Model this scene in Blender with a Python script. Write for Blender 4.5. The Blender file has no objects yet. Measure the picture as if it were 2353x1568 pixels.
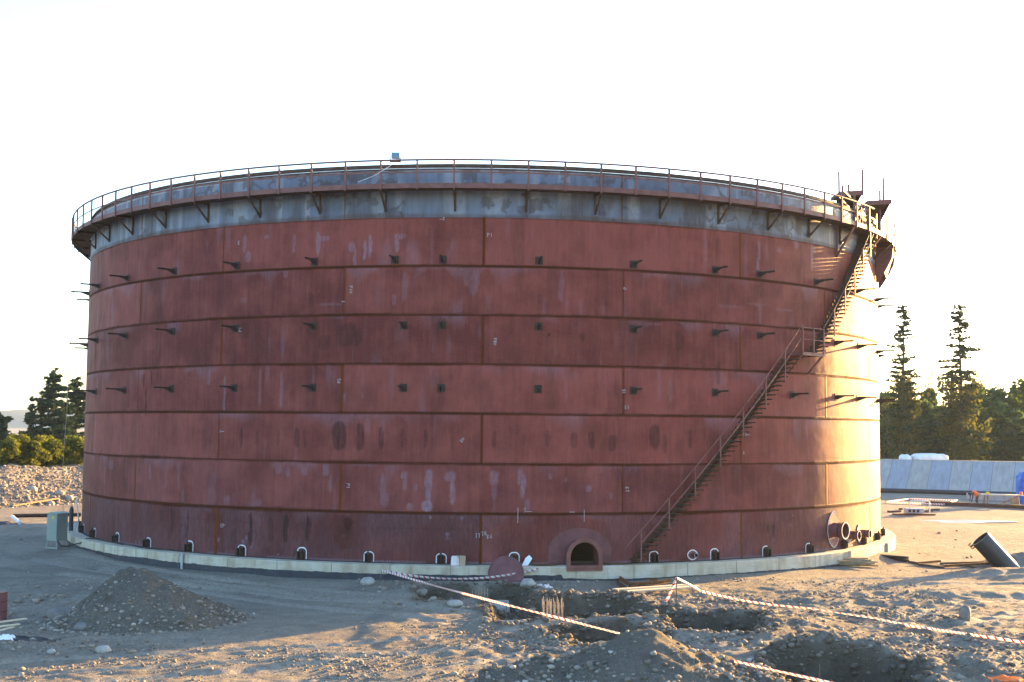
import bpy, math, random
import numpy as np
from mathutils import Matrix, Vector
HAZE = .00014
rng = np.random.default_rng(7); random.seed(7)
C = bpy.context.scene.collection
PI = math.pi
rad = math.radians
# ------------------------------------------------------------------ camera solve (measured from the photograph)
W0, H0 = 2353, 1568
F, YAW, PITCH, ROLL, CH, D, R = 2804.68, 0.0215046, 0.0707875, 0.0092295, 5.45679, 71.33194, 22.0201
def cam_axes():
    cy, sy, cp, sp = math.cos(YAW), math.sin(YAW), math.cos(PITCH), math.sin(PITCH)
    f = np.array([sy*cp, cy*cp, sp]); r = np.array([cy, -sy, 0.]); u = np.cross(r, f)
    c, s = math.cos(ROLL), math.sin(ROLL)
    return np.array([c*r+s*u, -s*r+c*u, f])
CM = cam_axes(); CO = np.array([0, 0, CH])
def ray(x, y): return np.array([(x-W0/2)/F, -(y-H0/2)/F, 1.]) @ CM
def onz(x, y, z):
    d = ray(x, y); return CO + d*(z-CH)/d[2]
def onY(x, y, Y):
    d = ray(x, y); return CO + d*Y/d[1]
def oncyl(x, y, r=R):
    d = ray(x, y); o = CO-np.array([0, D, 0])
    a = d[0]**2+d[1]**2; b = 2*(o[0]*d[0]+o[1]*d[1]); c = o[0]**2+o[1]**2-r*r
    t = (-b-math.sqrt(max(b*b-4*a*c, 0)))/(2*a); P = CO+d*t
    return math.degrees(math.atan2(P[0], D-P[1])), P[2]
def pol(r, az, z):
    a = rad(az); return (r*math.sin(a), -r*math.cos(a), z)
# ------------------------------------------------------------------ noise
_tab = np.random.default_rng(3).random((16, 256, 256))
def vn(x, y, s=0):
    x = np.asarray(x, float); y = np.asarray(y, float)
    xi = np.floor(x).astype(int); yi = np.floor(y).astype(int); fx = x-xi; fy = y-yi
    fx = fx*fx*(3-2*fx); fy = fy*fy*(3-2*fy); t = _tab[s % 16]
    a = t[yi & 255, xi & 255]; b = t[yi & 255, (xi+1) & 255]; c = t[(yi+1) & 255, xi & 255]; d = t[(yi+1) & 255, (xi+1) & 255]
    return (a*(1-fx)+b*fx)*(1-fy)+(c*(1-fx)+d*fx)*fy
def fbm(x, y, o=4, s=0):
    v = 0; a = .5
    for i in range(o):
        v = v+a*(vn(x*2**i+17.3*i, y*2**i+9.1*i, s+i)*2-1); a *= .5
    return v
def sst(a, b, x):
    t = np.clip((x-a)/(b-a), 0, 1); return t*t*(3-2*t)
# ------------------------------------------------------------------ mesh builder
class MB:
    def __init__(s): s.v = []; s.f = []
    def add(s, V, Fs):
        n = len(s.v); s.v += [tuple(map(float, p)) for p in V]; s.f += [tuple(i+n for i in q) for q in Fs]; return s
    def box(s, c, d, M=None):
        c = np.array(c, float); V = []
        for z in (-.5, .5):
            for x, y in ((-.5, -.5), (.5, -.5), (.5, .5), (-.5, .5)):
                p = np.array([x*d[0], y*d[1], z*d[2]]); V.append(c+(M@p if M is not None else p))
        return s.add(V, [(3, 2, 1, 0), (4, 5, 6, 7), (0, 1, 5, 4), (1, 2, 6, 5), (2, 3, 7, 6), (3, 0, 4, 7)])
    def beam(s, p, q, w, h, up=(0, 0, 1)):
        p = np.array(p, float); q = np.array(q, float); d = q-p; L = np.linalg.norm(d); d /= L
        up = np.array(up, float); x = np.cross(d, up)
        if np.linalg.norm(x) < 1e-4: x = np.cross(d, (1, 0, 0))
        x /= np.linalg.norm(x); z = np.cross(x, d)
        return s.box((p+q)/2, (w, L, h), np.stack([x, d, z], 1))
    def tube(s, P, r, n=8, cap=True):
        P = np.array(P, float); m = len(P); rr = np.full(m, r) if np.isscalar(r) else np.array(r, float)
        T = np.gradient(P, axis=0); T /= np.linalg.norm(T, axis=1)[:, None]+1e-9
        ref = np.array([0, 0, 1.]) if abs(T[0][2]) < .9 else np.array([1., 0, 0])
        V = []
        for i in range(m):
            x = np.cross(T[i], ref); x /= np.linalg.norm(x)+1e-9; y = np.cross(x, T[i]); ref = y
            for k in range(n):
                a = 2*PI*k/n; V.append(P[i]+rr[i]*(math.cos(a)*x+math.sin(a)*y))
        Fs = [(i*n+k, i*n+(k+1) % n, (i+1)*n+(k+1) % n, (i+1)*n+k) for i in range(m-1) for k in range(n)]
        if cap: Fs += [tuple(range(n-1, -1, -1)), tuple((m-1)*n+k for k in range(n))]
        return s.add(V, Fs)
    def prism(s, poly, o, ux, uy, uz, t0, t1):
        o, ux, uy, uz = (np.array(a, float) for a in (o, ux, uy, uz)); n = len(poly)
        V = [o+a*ux+b*uy+t*uz for t in (t0, t1) for a, b in poly]
        return s.add(V, [tuple(range(n-1, -1, -1)), tuple(range(n, 2*n))]+[(k, (k+1) % n, n+(k+1) % n, n+k) for k in range(n)])
    def hoop(s, outer, inner, o, ux, uy, uz, t0, t1):
        o, ux, uy, uz = (np.array(a, float) for a in (o, ux, uy, uz)); n = len(outer)
        V = [o+a*ux+b*uy+t*uz for t in (t0, t1) for L in (outer, inner) for a, b in L]; Fs = []
        for k in range(n):
            j = (k+1) % n
            Fs += [(k, n+k, n+j, j), (2*n+k, 2*n+j, 3*n+j, 3*n+k), (k, j, 2*n+j, 2*n+k), (n+k, 3*n+k, 3*n+j, n+j)]
        return s.add(V, Fs)
    def rev(s, prof, azs, closed=True):
        n = len(prof); V = [pol(r, a, z) for a in azs for r, z in prof]; Fs = []
        for i in range(len(azs)-1):
            for k in range(n if closed else n-1):
                j = (k+1) % n; Fs.append((i*n+k, (i+1)*n+k, (i+1)*n+j, i*n+j))
        if closed: Fs += [tuple(range(n-1, -1, -1)), tuple((len(azs)-1)*n+k for k in range(n))]
        return s.add(V, Fs)
def link(name, me, mat, parent=None, loc=(0, 0, 0)):
    o = bpy.data.objects.new(name, me); C.objects.link(o); o.location = loc
    if mat: me.materials.append(mat)
    if parent: o.parent = parent
    return o
def obj(name, mb, mat, parent=None, loc=(0, 0, 0), smooth=None, bevel=0, local=False):
    """mb in world coordinates; origin is put at loc (world) or at the parent's origin"""
    me = bpy.data.meshes.new(name); V = np.array(mb.v, float)
    if not local:
        if parent is not None:
            off = np.array(parent['_w']) if '_w' in parent else np.zeros(3)
            V = V-off
        else: V = V-np.array(loc, float)
    me.from_pydata(V.tolist(), [], mb.f); me.update()
    if smooth:
        me.polygons.foreach_set('use_smooth', [True]*len(me.polygons)); me.set_sharp_from_angle(angle=rad(smooth))
    o = link(name, me, mat, parent, (0, 0, 0) if parent is not None else loc)
    if bevel:
        b = o.modifiers.new('bevel', 'BEVEL'); b.width = bevel; b.segments = 2; b.limit_method = 'ANGLE'
    return o
def npmesh(name, V, Q, mat, parent=None, loc=(0, 0, 0), smooth=False):
    me = bpy.data.meshes.new(name); V = np.asarray(V, np.float32); Q = np.asarray(Q, np.int32); k = Q.shape[1]
    me.vertices.add(len(V)); me.vertices.foreach_set('co', (V-np.array(loc, np.float32)).ravel())
    me.loops.add(Q.size); me.loops.foreach_set('vertex_index', Q.ravel())
    me.polygons.add(len(Q)); me.polygons.foreach_set('loop_start', np.arange(len(Q), dtype=np.int32)*k)
    if smooth: me.polygons.foreach_set('use_smooth', np.ones(len(Q), bool))
    me.update(calc_edges=True)
    return link(name, me, mat, parent, loc)
def tag(o, label=None, cat=None, group=None, kind=None):
    for k, v in (('label', label), ('category', cat), ('group', group), ('kind', kind)):
        if v: o[k] = v
    return o
def thing(name, label, cat, loc=(0, 0, 0), group=None):
    o = bpy.data.objects.new(name, None); C.objects.link(o); o.location = loc; o.empty_display_size = .3
    o['_w'] = [float(a) for a in loc]
    return tag(o, label, cat, group)
def dup(o, parent=None):
    c = o.copy(); C.objects.link(c)
    if parent is not None: c.parent = parent
    for ch in [x for x in CHILD.get(o.name, [])]: dup(ch, c)
    return c
CHILD = {}
# ------------------------------------------------------------------ materials
def mat(name, cols, rough=.8, scale=3., spec=.3, bump=0., bscale=None, metal=0., stretch=(1, 1, 1), detail=6., contrast=(.35, .65), rust=None):
    m = bpy.data.materials.new(name); m.use_nodes = True; nt = m.node_tree; N = nt.nodes; L = nt.links
    b = N['Principled BSDF']; b.inputs['Roughness'].default_value = rough; b.inputs['Metallic'].default_value = metal
    b.inputs['Specular IOR Level'].default_value = spec
    if len(cols) == 1 and not bump: b.inputs['Base Color'].default_value = (*cols[0], 1); return m
    tc = N.new('ShaderNodeTexCoord'); mp = N.new('ShaderNodeMapping'); mp.inputs['Scale'].default_value = stretch
    L.new(tc.outputs['Object'], mp.inputs[0])
    no = N.new('ShaderNodeTexNoise'); no.inputs['Scale'].default_value = scale; no.inputs['Detail'].default_value = detail; no.inputs['Roughness'].default_value = .62
    L.new(mp.outputs[0], no.inputs['Vector'])
    cr = N.new('ShaderNodeValToRGB'); e = cr.color_ramp.elements
    n = len(cols)
    for i, c in enumerate(cols):
        t = contrast[0]+(contrast[1]-contrast[0])*(i/max(n-1, 1))
        if i < 2: el = e[i]; el.position = t
        else: el = e.new(t)
        el.color = (*c, 1)
    if n == 1: e[1].color = (*cols[0], 1)
    L.new(no.outputs['Fac'], cr.inputs[0]); out = cr.outputs[0]
    if rust:
        g = NG(m); sx_ = g.n('ShaderNodeSeparateXYZ'); g.l(tc.outputs['Object'], sx_.inputs[0]); an = g.math('FRACT', g.math('MULTIPLY', g.math('ARCTAN2', sx_.outputs[0], sx_.outputs[1]), 9.4)); out = g.mix(g.math('LESS_THAN', an, .012), out, (.16, .14, .11)); out = g.mix(g.mapr(g.noise(g.stretch(tc.outputs['Object'], (1, 1, 5)), 1.4, 7, .7), .5, .75, 0, .6), out, (.24, .22, .18)); out = g.mix(g.mapr(g.noise(g.stretch(tc.outputs['Object'], (2.2, 2.2, .25)), 1.3, 5), .56, .72, 0, .75), out, rust)
    L.new(out, b.inputs['Base Color'])
    if bump:
        n2 = N.new('ShaderNodeTexNoise'); n2.inputs['Scale'].default_value = bscale or scale*6; n2.inputs['Detail'].default_value = 8
        L.new(tc.outputs['Object'], n2.inputs['Vector'])
        bp = N.new('ShaderNodeBump'); bp.inputs['Strength'].default_value = .9; bp.inputs['Distance'].default_value = bump
        L.new(n2.outputs['Fac'], bp.inputs['Height']); L.new(bp.outputs[0], b.inputs['Normal'])
    return m
class NG:
    def __init__(s, m): s.nt = m.node_tree; s.N = s.nt.nodes; s.L = s.nt.links
    def n(s, t, **k):
        x = s.N.new(t)
        for a, v in k.items():
            if a.startswith('i_'): x.inputs[a[2:].replace('_', ' ')].default_value = v
            else: setattr(x, a, v)
        return x
    def l(s, a, b): s.L.new(a, b)
    def noise(s, vec, sc, det=5, ro=.6):
        x = s.n('ShaderNodeTexNoise'); x.inputs['Scale'].default_value = sc; x.inputs['Detail'].default_value = det; x.inputs['Roughness'].default_value = ro
        s.l(vec, x.inputs['Vector']); return x.outputs['Fac']
    def mapr(s, v, a, b, c=0., d=1.):
        x = s.n('ShaderNodeMapRange'); 
        for i, q in enumerate((a, b, c, d)): x.inputs[1+i].default_value = q
        s.l(v, x.inputs[0]); return x.outputs[0]
    def math(s, op, a, b=None):
        x = s.n('ShaderNodeMath', operation=op)
        for i, q in enumerate((a, b)):
            if q is None: continue
            if isinstance(q, (int, float)): x.inputs[i].default_value = q
            else: s.l(q, x.inputs[i])
        return x.outputs[0]
    def mix(s, f, a, b, mode='MIX'):
        x = s.n('ShaderNodeMix', data_type='RGBA', blend_type=mode)
        for i, q in ((0, f), (6, a), (7, b)):
            if isinstance(q, (int, float)): x.inputs[i].default_value = q
            elif isinstance(q, tuple): x.inputs[i].default_value = (*q, 1)
            else: s.l(q, x.inputs[i])
        return x.outputs[2]
    def stretch(s, vec, sc):
        x = s.n('ShaderNodeMapping'); x.inputs['Scale'].default_value = sc; s.l(vec, x.inputs[0]); return x.outputs[0]
def shell_mat(name, ca, cb, chalk, rust, dark, rough, spec):
    m = bpy.data.materials.new(name); m.use_nodes = True; g = NG(m); b = g.N['Principled BSDF']
    at = g.n('ShaderNodeAttribute', attribute_name='wear'); sp = g.n('ShaderNodeSeparateColor'); g.l(at.outputs['Color'], sp.inputs[0])
    uv0 = g.n('ShaderNodeUVMap', uv_map='plate').outputs[0]; va_ = g.n('ShaderNodeVectorMath', operation='ADD'); cx_ = g.n('ShaderNodeCombineXYZ'); g.l(g.math('MULTIPLY', at.outputs['Alpha'], 61.), cx_.inputs[0]); g.l(g.math('MULTIPLY', at.outputs['Alpha'], 23.), cx_.inputs[1]); g.l(uv0, va_.inputs[0]); g.l(cx_.outputs[0], va_.inputs[1]); uv = va_.outputs[0]
    fine = g.noise(g.stretch(uv, (9, 1.6, 1)), 1, 8, .7); streak = g.noise(g.stretch(uv, (5., .28, 1)), 1, 6, .6)
    blot = g.noise(uv, .55, 6, .62); grain = g.noise(uv, 16, 4, .6)
    t = g.math('ADD', g.mapr(at.outputs['Alpha'], 0, 1, -.5, .5), g.mapr(blot, .3, .7, 0, 1)); t2 = g.math('ADD', t, g.mapr(streak, .3, .7, -.22, .22))
    cl = g.n('ShaderNodeClamp'); g.l(t2, cl.inputs[0])
    col = g.mix(cl.outputs[0], ca, cb)
    col = g.mix(g.mapr(fine, .35, .7, 0, .28), col, tuple(x*.62 for x in ca))
    col = g.mix(g.mapr(g.noise(g.stretch(uv, (7, .5, 1)), 1.1, 7, .65), .60, .80, 0, .22), col, chalk)
    col = g.mix(g.mapr(grain, .3, .7, .0, .16), col, tuple(min(1, x*1.5) for x in cb))
    brk = g.mapr(g.noise(g.stretch(uv, (11, 3, 1)), 1, 6, .7), .32, .62, .25, 1)
    col = g.mix(g.math('MULTIPLY', sp.outputs[1], brk), col, chalk)
    col = g.mix(g.math('MULTIPLY', sp.outputs[2], g.mapr(fine, .25, .6, .5, 1)), col, dark)
    va = g.n('ShaderNodeAttribute', attribute_name='vseam'); rc = g.mix(g.math('ADD', g.mapr(g.noise(uv, 1.3, 5), .35, .75, 0, .75), g.math('MULTIPLY', va.outputs['Fac'], .75)), rust[0], rust[1])
    col = g.mix(sp.outputs[0], col, rc)
    g.l(col, b.inputs['Base Color']); b.inputs['Specular IOR Level'].default_value = spec
    g.l(g.math('ADD', g.mapr(fine, .3, .7, rough-.06, rough+.1), g.math('MULTIPLY', sp.outputs[0], .3)), b.inputs['Roughness'])
    h = g.math('ADD', g.math('MULTIPLY', sp.outputs[0], 1.3), g.math('MULTIPLY', grain, .12)); h = g.math('ADD', h, g.math('MULTIPLY', blot, 1.1))
    bp = g.n('ShaderNodeBump'); bp.inputs['Strength'].default_value = .7; bp.inputs['Distance'].default_value = .02; g.l(h, bp.inputs['Height']); g.l(bp.outputs[0], b.inputs['Normal'])
    return m
M = {}
M['shell'] = shell_mat('red_primer', (.105, .022, .0195), (.250, .066, .054), (.27, .20, .25), ((.018, .006, .004), (.150, .036, .007)), (.020, .009, .009), .60, .10)
M['grey'] = shell_mat('grey_mill_scale', (.068, .080, .118), (.150, .175, .245), (.50, .52, .56), ((.06, .03, .02), (.14, .07, .04)), (.05, .03, .03), .5, .4)
M['steel'] = mat('painted_steel_red', [(.13, .045, .038), (.21, .085, .07)], .6, 2.5, .4, .004, 30)
M['steel_dark'] = mat('dark_rusty_steel', [(.045, .028, .022), (.10, .055, .035)], .75, 4, .3, .004, 30)
M['rust'] = mat('rust', [(.07, .03, .018), (.20, .085, .03)], .85, 5, .2, .006, 30)
M['brack'] = mat('bracket_steel', [(.018, .014, .013), (.050, .030, .024)], .7, 6, .3)
M['plate'] = mat('primer_plate', [(.105, .032, .036), (.175, .062, .068)], .55, 2.2, .4, .003, 25)
M['white'] = mat('white_marking', [(.62, .62, .66), (.80, .80, .82)], .8, 9, .2)
M['chalk'] = mat('chalk', [(.30, .28, .30), (.44, .42, .44)], .9, 9, .1)
M['black'] = mat('black', [(.012, .012, .014), (.025, .022, .022)], .6, 6, .4)
M['plastic_black'] = mat('black_polyethylene', [(.012, .014, .018), (.028, .03, .036)], .38, 1.5, .5, .003, 20)
M['concrete'] = mat('concrete', [(.36, .30, .22), (.47, .41, .315), (.53, .48, .40)], .85, 1.6, .3, .006, 25, stretch=(1, 1, .45), rust=(.30, .22, .12))
M['bitumen'] = mat('bitumen_coat', [(.014, .018, .028), (.032, .038, .052)], .6, 3, .4, .01, 12)
M['slabc'] = mat('footing_concrete', [(.30, .29, .27), (.42, .41, .39)], .9, 3, .2, .006, 25)
M['cab'] = mat('cabinet_paint', [(.21, .25, .225), (.26, .30, .27)], .5, 1.2, .4)
M['yellow'] = mat('yellow', [(.65, .45, .04)], .5)
M['wood'] = mat('pale_timber', [(.55, .42, .27), (.68, .56, .40)], .75, 4, .25, .002, 30, stretch=(1, 6, 6))
M['wood_old'] = mat('weathered_timber', [(.20, .14, .085), (.36, .27, .17)], .85, 4, .2, .004, 25)
M['rock'] = mat('pale_rock', [(.24, .225, .20), (.40, .38, .345)], .9, 3, .2, .02, 8)
M['rock_dark'] = mat('dark_rock', [(.13, .12, .115), (.24, .22, .20)], .9, 3, .2, .02, 8)
M['pvc'] = mat('white_pvc', [(.62, .62, .60), (.72, .72, .70)], .5, 3, .4)
M['galv'] = mat('galvanised', [(.30, .33, .37), (.42, .45, .48)], .5, 6, .5)
M['orange'] = mat('orange_vest', [(.80, .13, .02), (.88, .20, .04)], .7, 8)
M['cloth'] = mat('dark_trousers', [(.05, .055, .075), (.08, .085, .10)], .9, 8)
M['skin'] = mat('skin', [(.36, .20, .13), (.42, .25, .17)], .6, 8)
M['blue'] = mat('blue_tarp', [(.01, .09, .42), (.02, .16, .62)], .55, 1.5, .4, .05, 3)
M['sheet'] = mat('white_sheeting', [(.66, .67, .70), (.80, .80, .82)], .6, 1.5, .3, .05, 3)
M['carton'] = mat('carton', [(.36, .27, .18), (.43, .33, .23)], .85, 5)
M['sack'] = mat('paper_sack', [(.58, .50, .50), (.74, .70, .70)], .85, 14, .2, .02, 10)
M['bark'] = mat('bark', [(.07, .05, .035), (.14, .10, .07)], .9, 4, .1, .02, 10)
M['glass'] = mat('lamp_glass', [(.10, .20, .28)], .12, spec=.8)
M['steelrod'] = mat('rebar_steel', [(.24, .17, .12), (.36, .28, .21)], .7, 8)
M['wire'] = mat('tape_stake', [(.10, .07, .05), (.16, .12, .09)], .8, 5)
M['hill'] = mat('far_hill', [(.10, .12, .12), (.14, .15, .14)], .95, .02, .1)
def ground_mat(name, a, b, c, st=1., dug_shade=None, track=False):
    m = bpy.data.materials.new(name); m.use_nodes = True; g = NG(m); bs = g.N['Principled BSDF']
    v = g.n('ShaderNodeTexCoord').outputs['Object']
    big = g.noise(v, .16, 6, .6); mid = g.noise(v, 1.3, 8, .68); fine = g.noise(v, 9, 8, .72)
    col = g.mix(g.mapr(big, .36, .64), a, b)
    col = g.mix(g.mapr(mid, .42, .72, 0, .75), col, c)
    vo = g.n('ShaderNodeTexVoronoi', feature='F1'); vo.inputs['Scale'].default_value = 15; g.l(v, vo.inputs['Vector'])
    sv = g.n('ShaderNodeSeparateColor'); g.l(vo.outputs['Color'], sv.inputs[0])
    peb = g.math('MULTIPLY', g.mapr(vo.outputs['Distance'], .22, .34, 1, 0), g.mapr(sv.outputs[0], .70, .74))
    col = g.mix(g.math('MULTIPLY', peb, .8), col, g.mix(sv.outputs[1], (.20, .185, .17), (.52, .49, .45)))
    if track:
        ta = g.n('ShaderNodeAttribute', attribute_name='track'); col = g.mix(g.math('MULTIPLY', ta.outputs['Fac'], g.mapr(mid, .3, .7, .5, 1)), col, tuple(x*1.22 for x in b))
    if dug_shade:
        da = g.n('ShaderNodeAttribute', attribute_name='dug'); col = g.mix(g.math('MULTIPLY', da.outputs['Fac'], g.mapr(mid, .25, .6, .6, 1)), col, g.mix(g.mapr(fine, .35, .65), dug_shade, tuple(x*1.6 for x in dug_shade)))  # dug soil colour, darkened as well so the pits read as shaded holes
    col = g.mix(g.mapr(fine, .3, .7, .0, .55), col, tuple(x*.52 for x in c))
    g.l(col, bs.inputs['Base Color']); bs.inputs['Roughness'].default_value = .93; bs.inputs['Specular IOR Level'].default_value = .15
    h = g.math('ADD', g.math('MULTIPLY', mid, 2.2), g.math('MULTIPLY', fine, .55)); h = g.math('ADD', h, g.math('MULTIPLY', peb, .35)); h = g.math('ADD', h, g.math('MULTIPLY', g.noise(v, 30, 4, .6), .15))
    bp = g.n('ShaderNodeBump'); bp.inputs['Strength'].default_value = st; bp.inputs['Distance'].default_value = .13; g.l(h, bp.inputs['Height']); g.l(bp.outputs[0], bs.inputs['Normal'])
    return m
M['ground'] = ground_mat('site_ground', (.235, .215, .182), (.315, .290, .245), (.165, .148, .122), dug_shade=(.066, .052, .038), track=True)
M['soil'] = ground_mat('heap_soil', (.135, .12, .10), (.19, .17, .142), (.10, .088, .072))
M['bank'] = ground_mat('bank_gravel', (.25, .235, .21), (.32, .30, .27), (.17, .157, .137))
def stone_mat():
    m = bpy.data.materials.new('stones'); m.use_nodes = True; g = NG(m); b = g.N['Principled BSDF']
    at = g.n('ShaderNodeAttribute', attribute_name='tone'); v = g.n('ShaderNodeTexCoord').outputs['Object']
    cr = g.n('ShaderNodeValToRGB'); e = cr.color_ramp.elements; e[0].color = (.085, .068, .052, 1); e[1].color = (.50, .47, .43, 1)
    x = e.new(.45); x.color = (.27, .235, .195, 1); x = e.new(.75); x.color = (.36, .32, .27, 1)
    g.l(at.outputs['Fac'], cr.inputs[0]); g.l(g.mix(g.mapr(g.noise(v, 14, 5), .3, .7, 0, .35), cr.outputs[0], (.16, .14, .12)), b.inputs['Base Color'])
    b.inputs['Roughness'].default_value = .9; b.inputs['Specular IOR Level'].default_value = .2
    return m
M['stones'] = stone_mat()
def leaf_mat(name, a, b, tr):
    m = bpy.data.materials.new(name); m.use_nodes = True; g = NG(m); N = g.N
    N.remove(N['Principled BSDF']); out = N['Material Output']
    v = g.n('ShaderNodeTexCoord').outputs['Object']
    at = g.n('ShaderNodeAttribute', attribute_name='tone')
    col = g.mix(g.math('MULTIPLY', g.math('ADD', g.mapr(g.noise(v, .7, 4), .3, .7), at.outputs['Fac']), .5), a, b)
    d = g.n('ShaderNodeBsdfDiffuse'); t = g.n('ShaderNodeBsdfTranslucent'); gl = g.n('ShaderNodeBsdfGlossy'); gl.inputs['Roughness'].default_value = .5
    g.l(col, d.inputs[0]); g.l(g.mix(1., col, (1.05, 1.2, .6), 'MULTIPLY'), t.inputs[0]); g.l(col, gl.inputs[0])
    mx = g.n('ShaderNodeMixShader'); mx.inputs[0].default_value = tr; g.l(d.outputs[0], mx.inputs[1]); g.l(t.outputs[0], mx.inputs[2])
    m2 = g.n('ShaderNodeMixShader'); m2.inputs[0].default_value = .06; g.l(mx.outputs[0], m2.inputs[1]); g.l(gl.outputs[0], m2.inputs[2]); g.l(m2.outputs[0], out.inputs[0])
    return m
M['leaf_con'] = leaf_mat('conifer_needles', (.018, .036, .026), (.050, .074, .044), .28)
M['leaf_dec'] = leaf_mat('broad_leaves', (.036, .070, .040), (.115, .150, .058), .45)
M['leaf_brown'] = leaf_mat('hanging_needles', (.060, .066, .030), (.165, .140, .056), .42)
M['leaf_hedge'] = leaf_mat('hedge_leaves', (.055, .090, .022), (.230, .205, .052), .45)
def tape_mat():
    m = bpy.data.materials.new('barrier_tape'); m.use_nodes = True; g = NG(m); b = g.N['Principled BSDF']
    uv = g.n('ShaderNodeUVMap', uv_map='len').outputs[0]; s = g.n('ShaderNodeSeparateXYZ'); g.l(uv, s.inputs[0])
    fr = g.math('FRACT', g.math('ADD', g.math('MULTIPLY', s.outputs[0], 1/.22), g.math('MULTIPLY', s.outputs[1], .35)))
    g.l(g.mix(g.math('GREATER_THAN', fr, .72), (.86, .83, .82), (.55, .02, .035)), b.inputs['Base Color']); b.inputs['Roughness'].default_value = .4; tl = g.n('ShaderNodeBsdfTranslucent'); ms = g.n('ShaderNodeMixShader'); ms.inputs[0].default_value = .55; g.l(b.inputs['Base Color'].links[0].from_socket, tl.inputs[0]); g.l(b.outputs[0], ms.inputs[1]); g.l(tl.outputs[0], ms.inputs[2]); g.l(ms.outputs[0], g.N['Material Output'].inputs[0])
    return m
M['tape'] = tape_mat()
def bund_mat():
    m = bpy.data.materials.new('bund_concrete'); m.use_nodes = True; g = NG(m); b = g.N['Principled BSDF']
    uv = g.n('ShaderNodeUVMap', uv_map='len').outputs[0]; s = g.n('ShaderNodeSeparateXYZ'); g.l(uv, s.inputs[0])
    p = g.math('ADD', g.math('DIVIDE', s.outputs[0], 1.95), g.mapr(g.noise(g.stretch(uv, (.25, .02, 1)), 1, 2), 0, 1, -.25, .25)); fl = g.math('FLOOR', p); fr = g.math('FRACT', p)
    par = g.math('FRACT', g.math('MULTIPLY', fl, .5)); wn = g.n('ShaderNodeTexWhiteNoise', noise_dimensions='1D'); g.l(fl, wn.inputs['W'])
    col = g.mix(g.math('GREATER_THAN', par, .25), (.29, .31, .345), (.36, .335, .285))
    col = g.mix(g.mapr(wn.outputs['Value'], 0, 1, 0, .35), col, (.42, .42, .42))
    col = g.mix(g.mapr(g.noise(g.stretch(uv, (2, .5, 1)), 1.2, 6), .35, .7, 0, .75), col, (.20, .20, .20))
    col = g.mix(g.math('LESS_THAN', fr, .04), col, (.19, .19, .19))
    g.l(col, b.inputs['Base Color']); b.inputs['Roughness'].default_value = .85
    return m
M['bund'] = bund_mat()
# ------------------------------------------------------------------ terrain
PITS = [(-.25, 44.6, 1.95, 2.3, .05, .66), (2.9, 40.6, 2.6, 2.2, .12, .70), (3.6, 35.9, 1.3, 1.3, .25, .75), (7.0, 37.4, 1.45, 1.8, -.2, .95), (9.0, 30.5, 1.8, 1.5, -.1, .85)]
def pit_sd(x, y, p):
    cx, cy, hx, hy, a, dp = p; c, s = math.cos(a), math.sin(a); dx = x-cx; dy = y-cy
    u = np.abs(c*dx+s*dy)-hx+.5; v = np.abs(-s*dx+c*dy)-hy+.5
    return np.hypot(np.maximum(u, 0), np.maximum(v, 0))+np.minimum(np.maximum(u, v), 0)-.5
TRK = [((-20, 57), (-11, 47.0), (-3, 43.2), .075), ((-17, 52), (-9.5, 45.2), (0, 39), .06), ((-12, 31), (-5, 33.0), (3, 37), .085), ((-9, 28.5), (-2, 31.5), (1.5, 35), .07), ((12, 36), (17, 43), (26, 48), .07), ((14, 49), (20, 51), (30, 50), .06)]
def trk_d(x, y, p0, p1, p2):
    best = None
    for t0 in np.linspace(0, 1, 25)[:-1]:
        f = lambda t: np.array([(1-t)**2*p0[i]+2*t*(1-t)*p1[i]+t*t*p2[i] for i in (0, 1)]); a, b = f(t0), f(t0+1/24); e = b-a; L = np.hypot(*e); e = e/L
        al = (x-a[0])*e[0]+(y-a[1])*e[1]; la = (x-a[0])*e[1]-(y-a[1])*e[0]; la = np.where((al >= -.05) & (al <= L+.05), la, 99.)
        best = la if best is None else np.where(np.abs(la) < np.abs(best), la, best)
    return best
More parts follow.
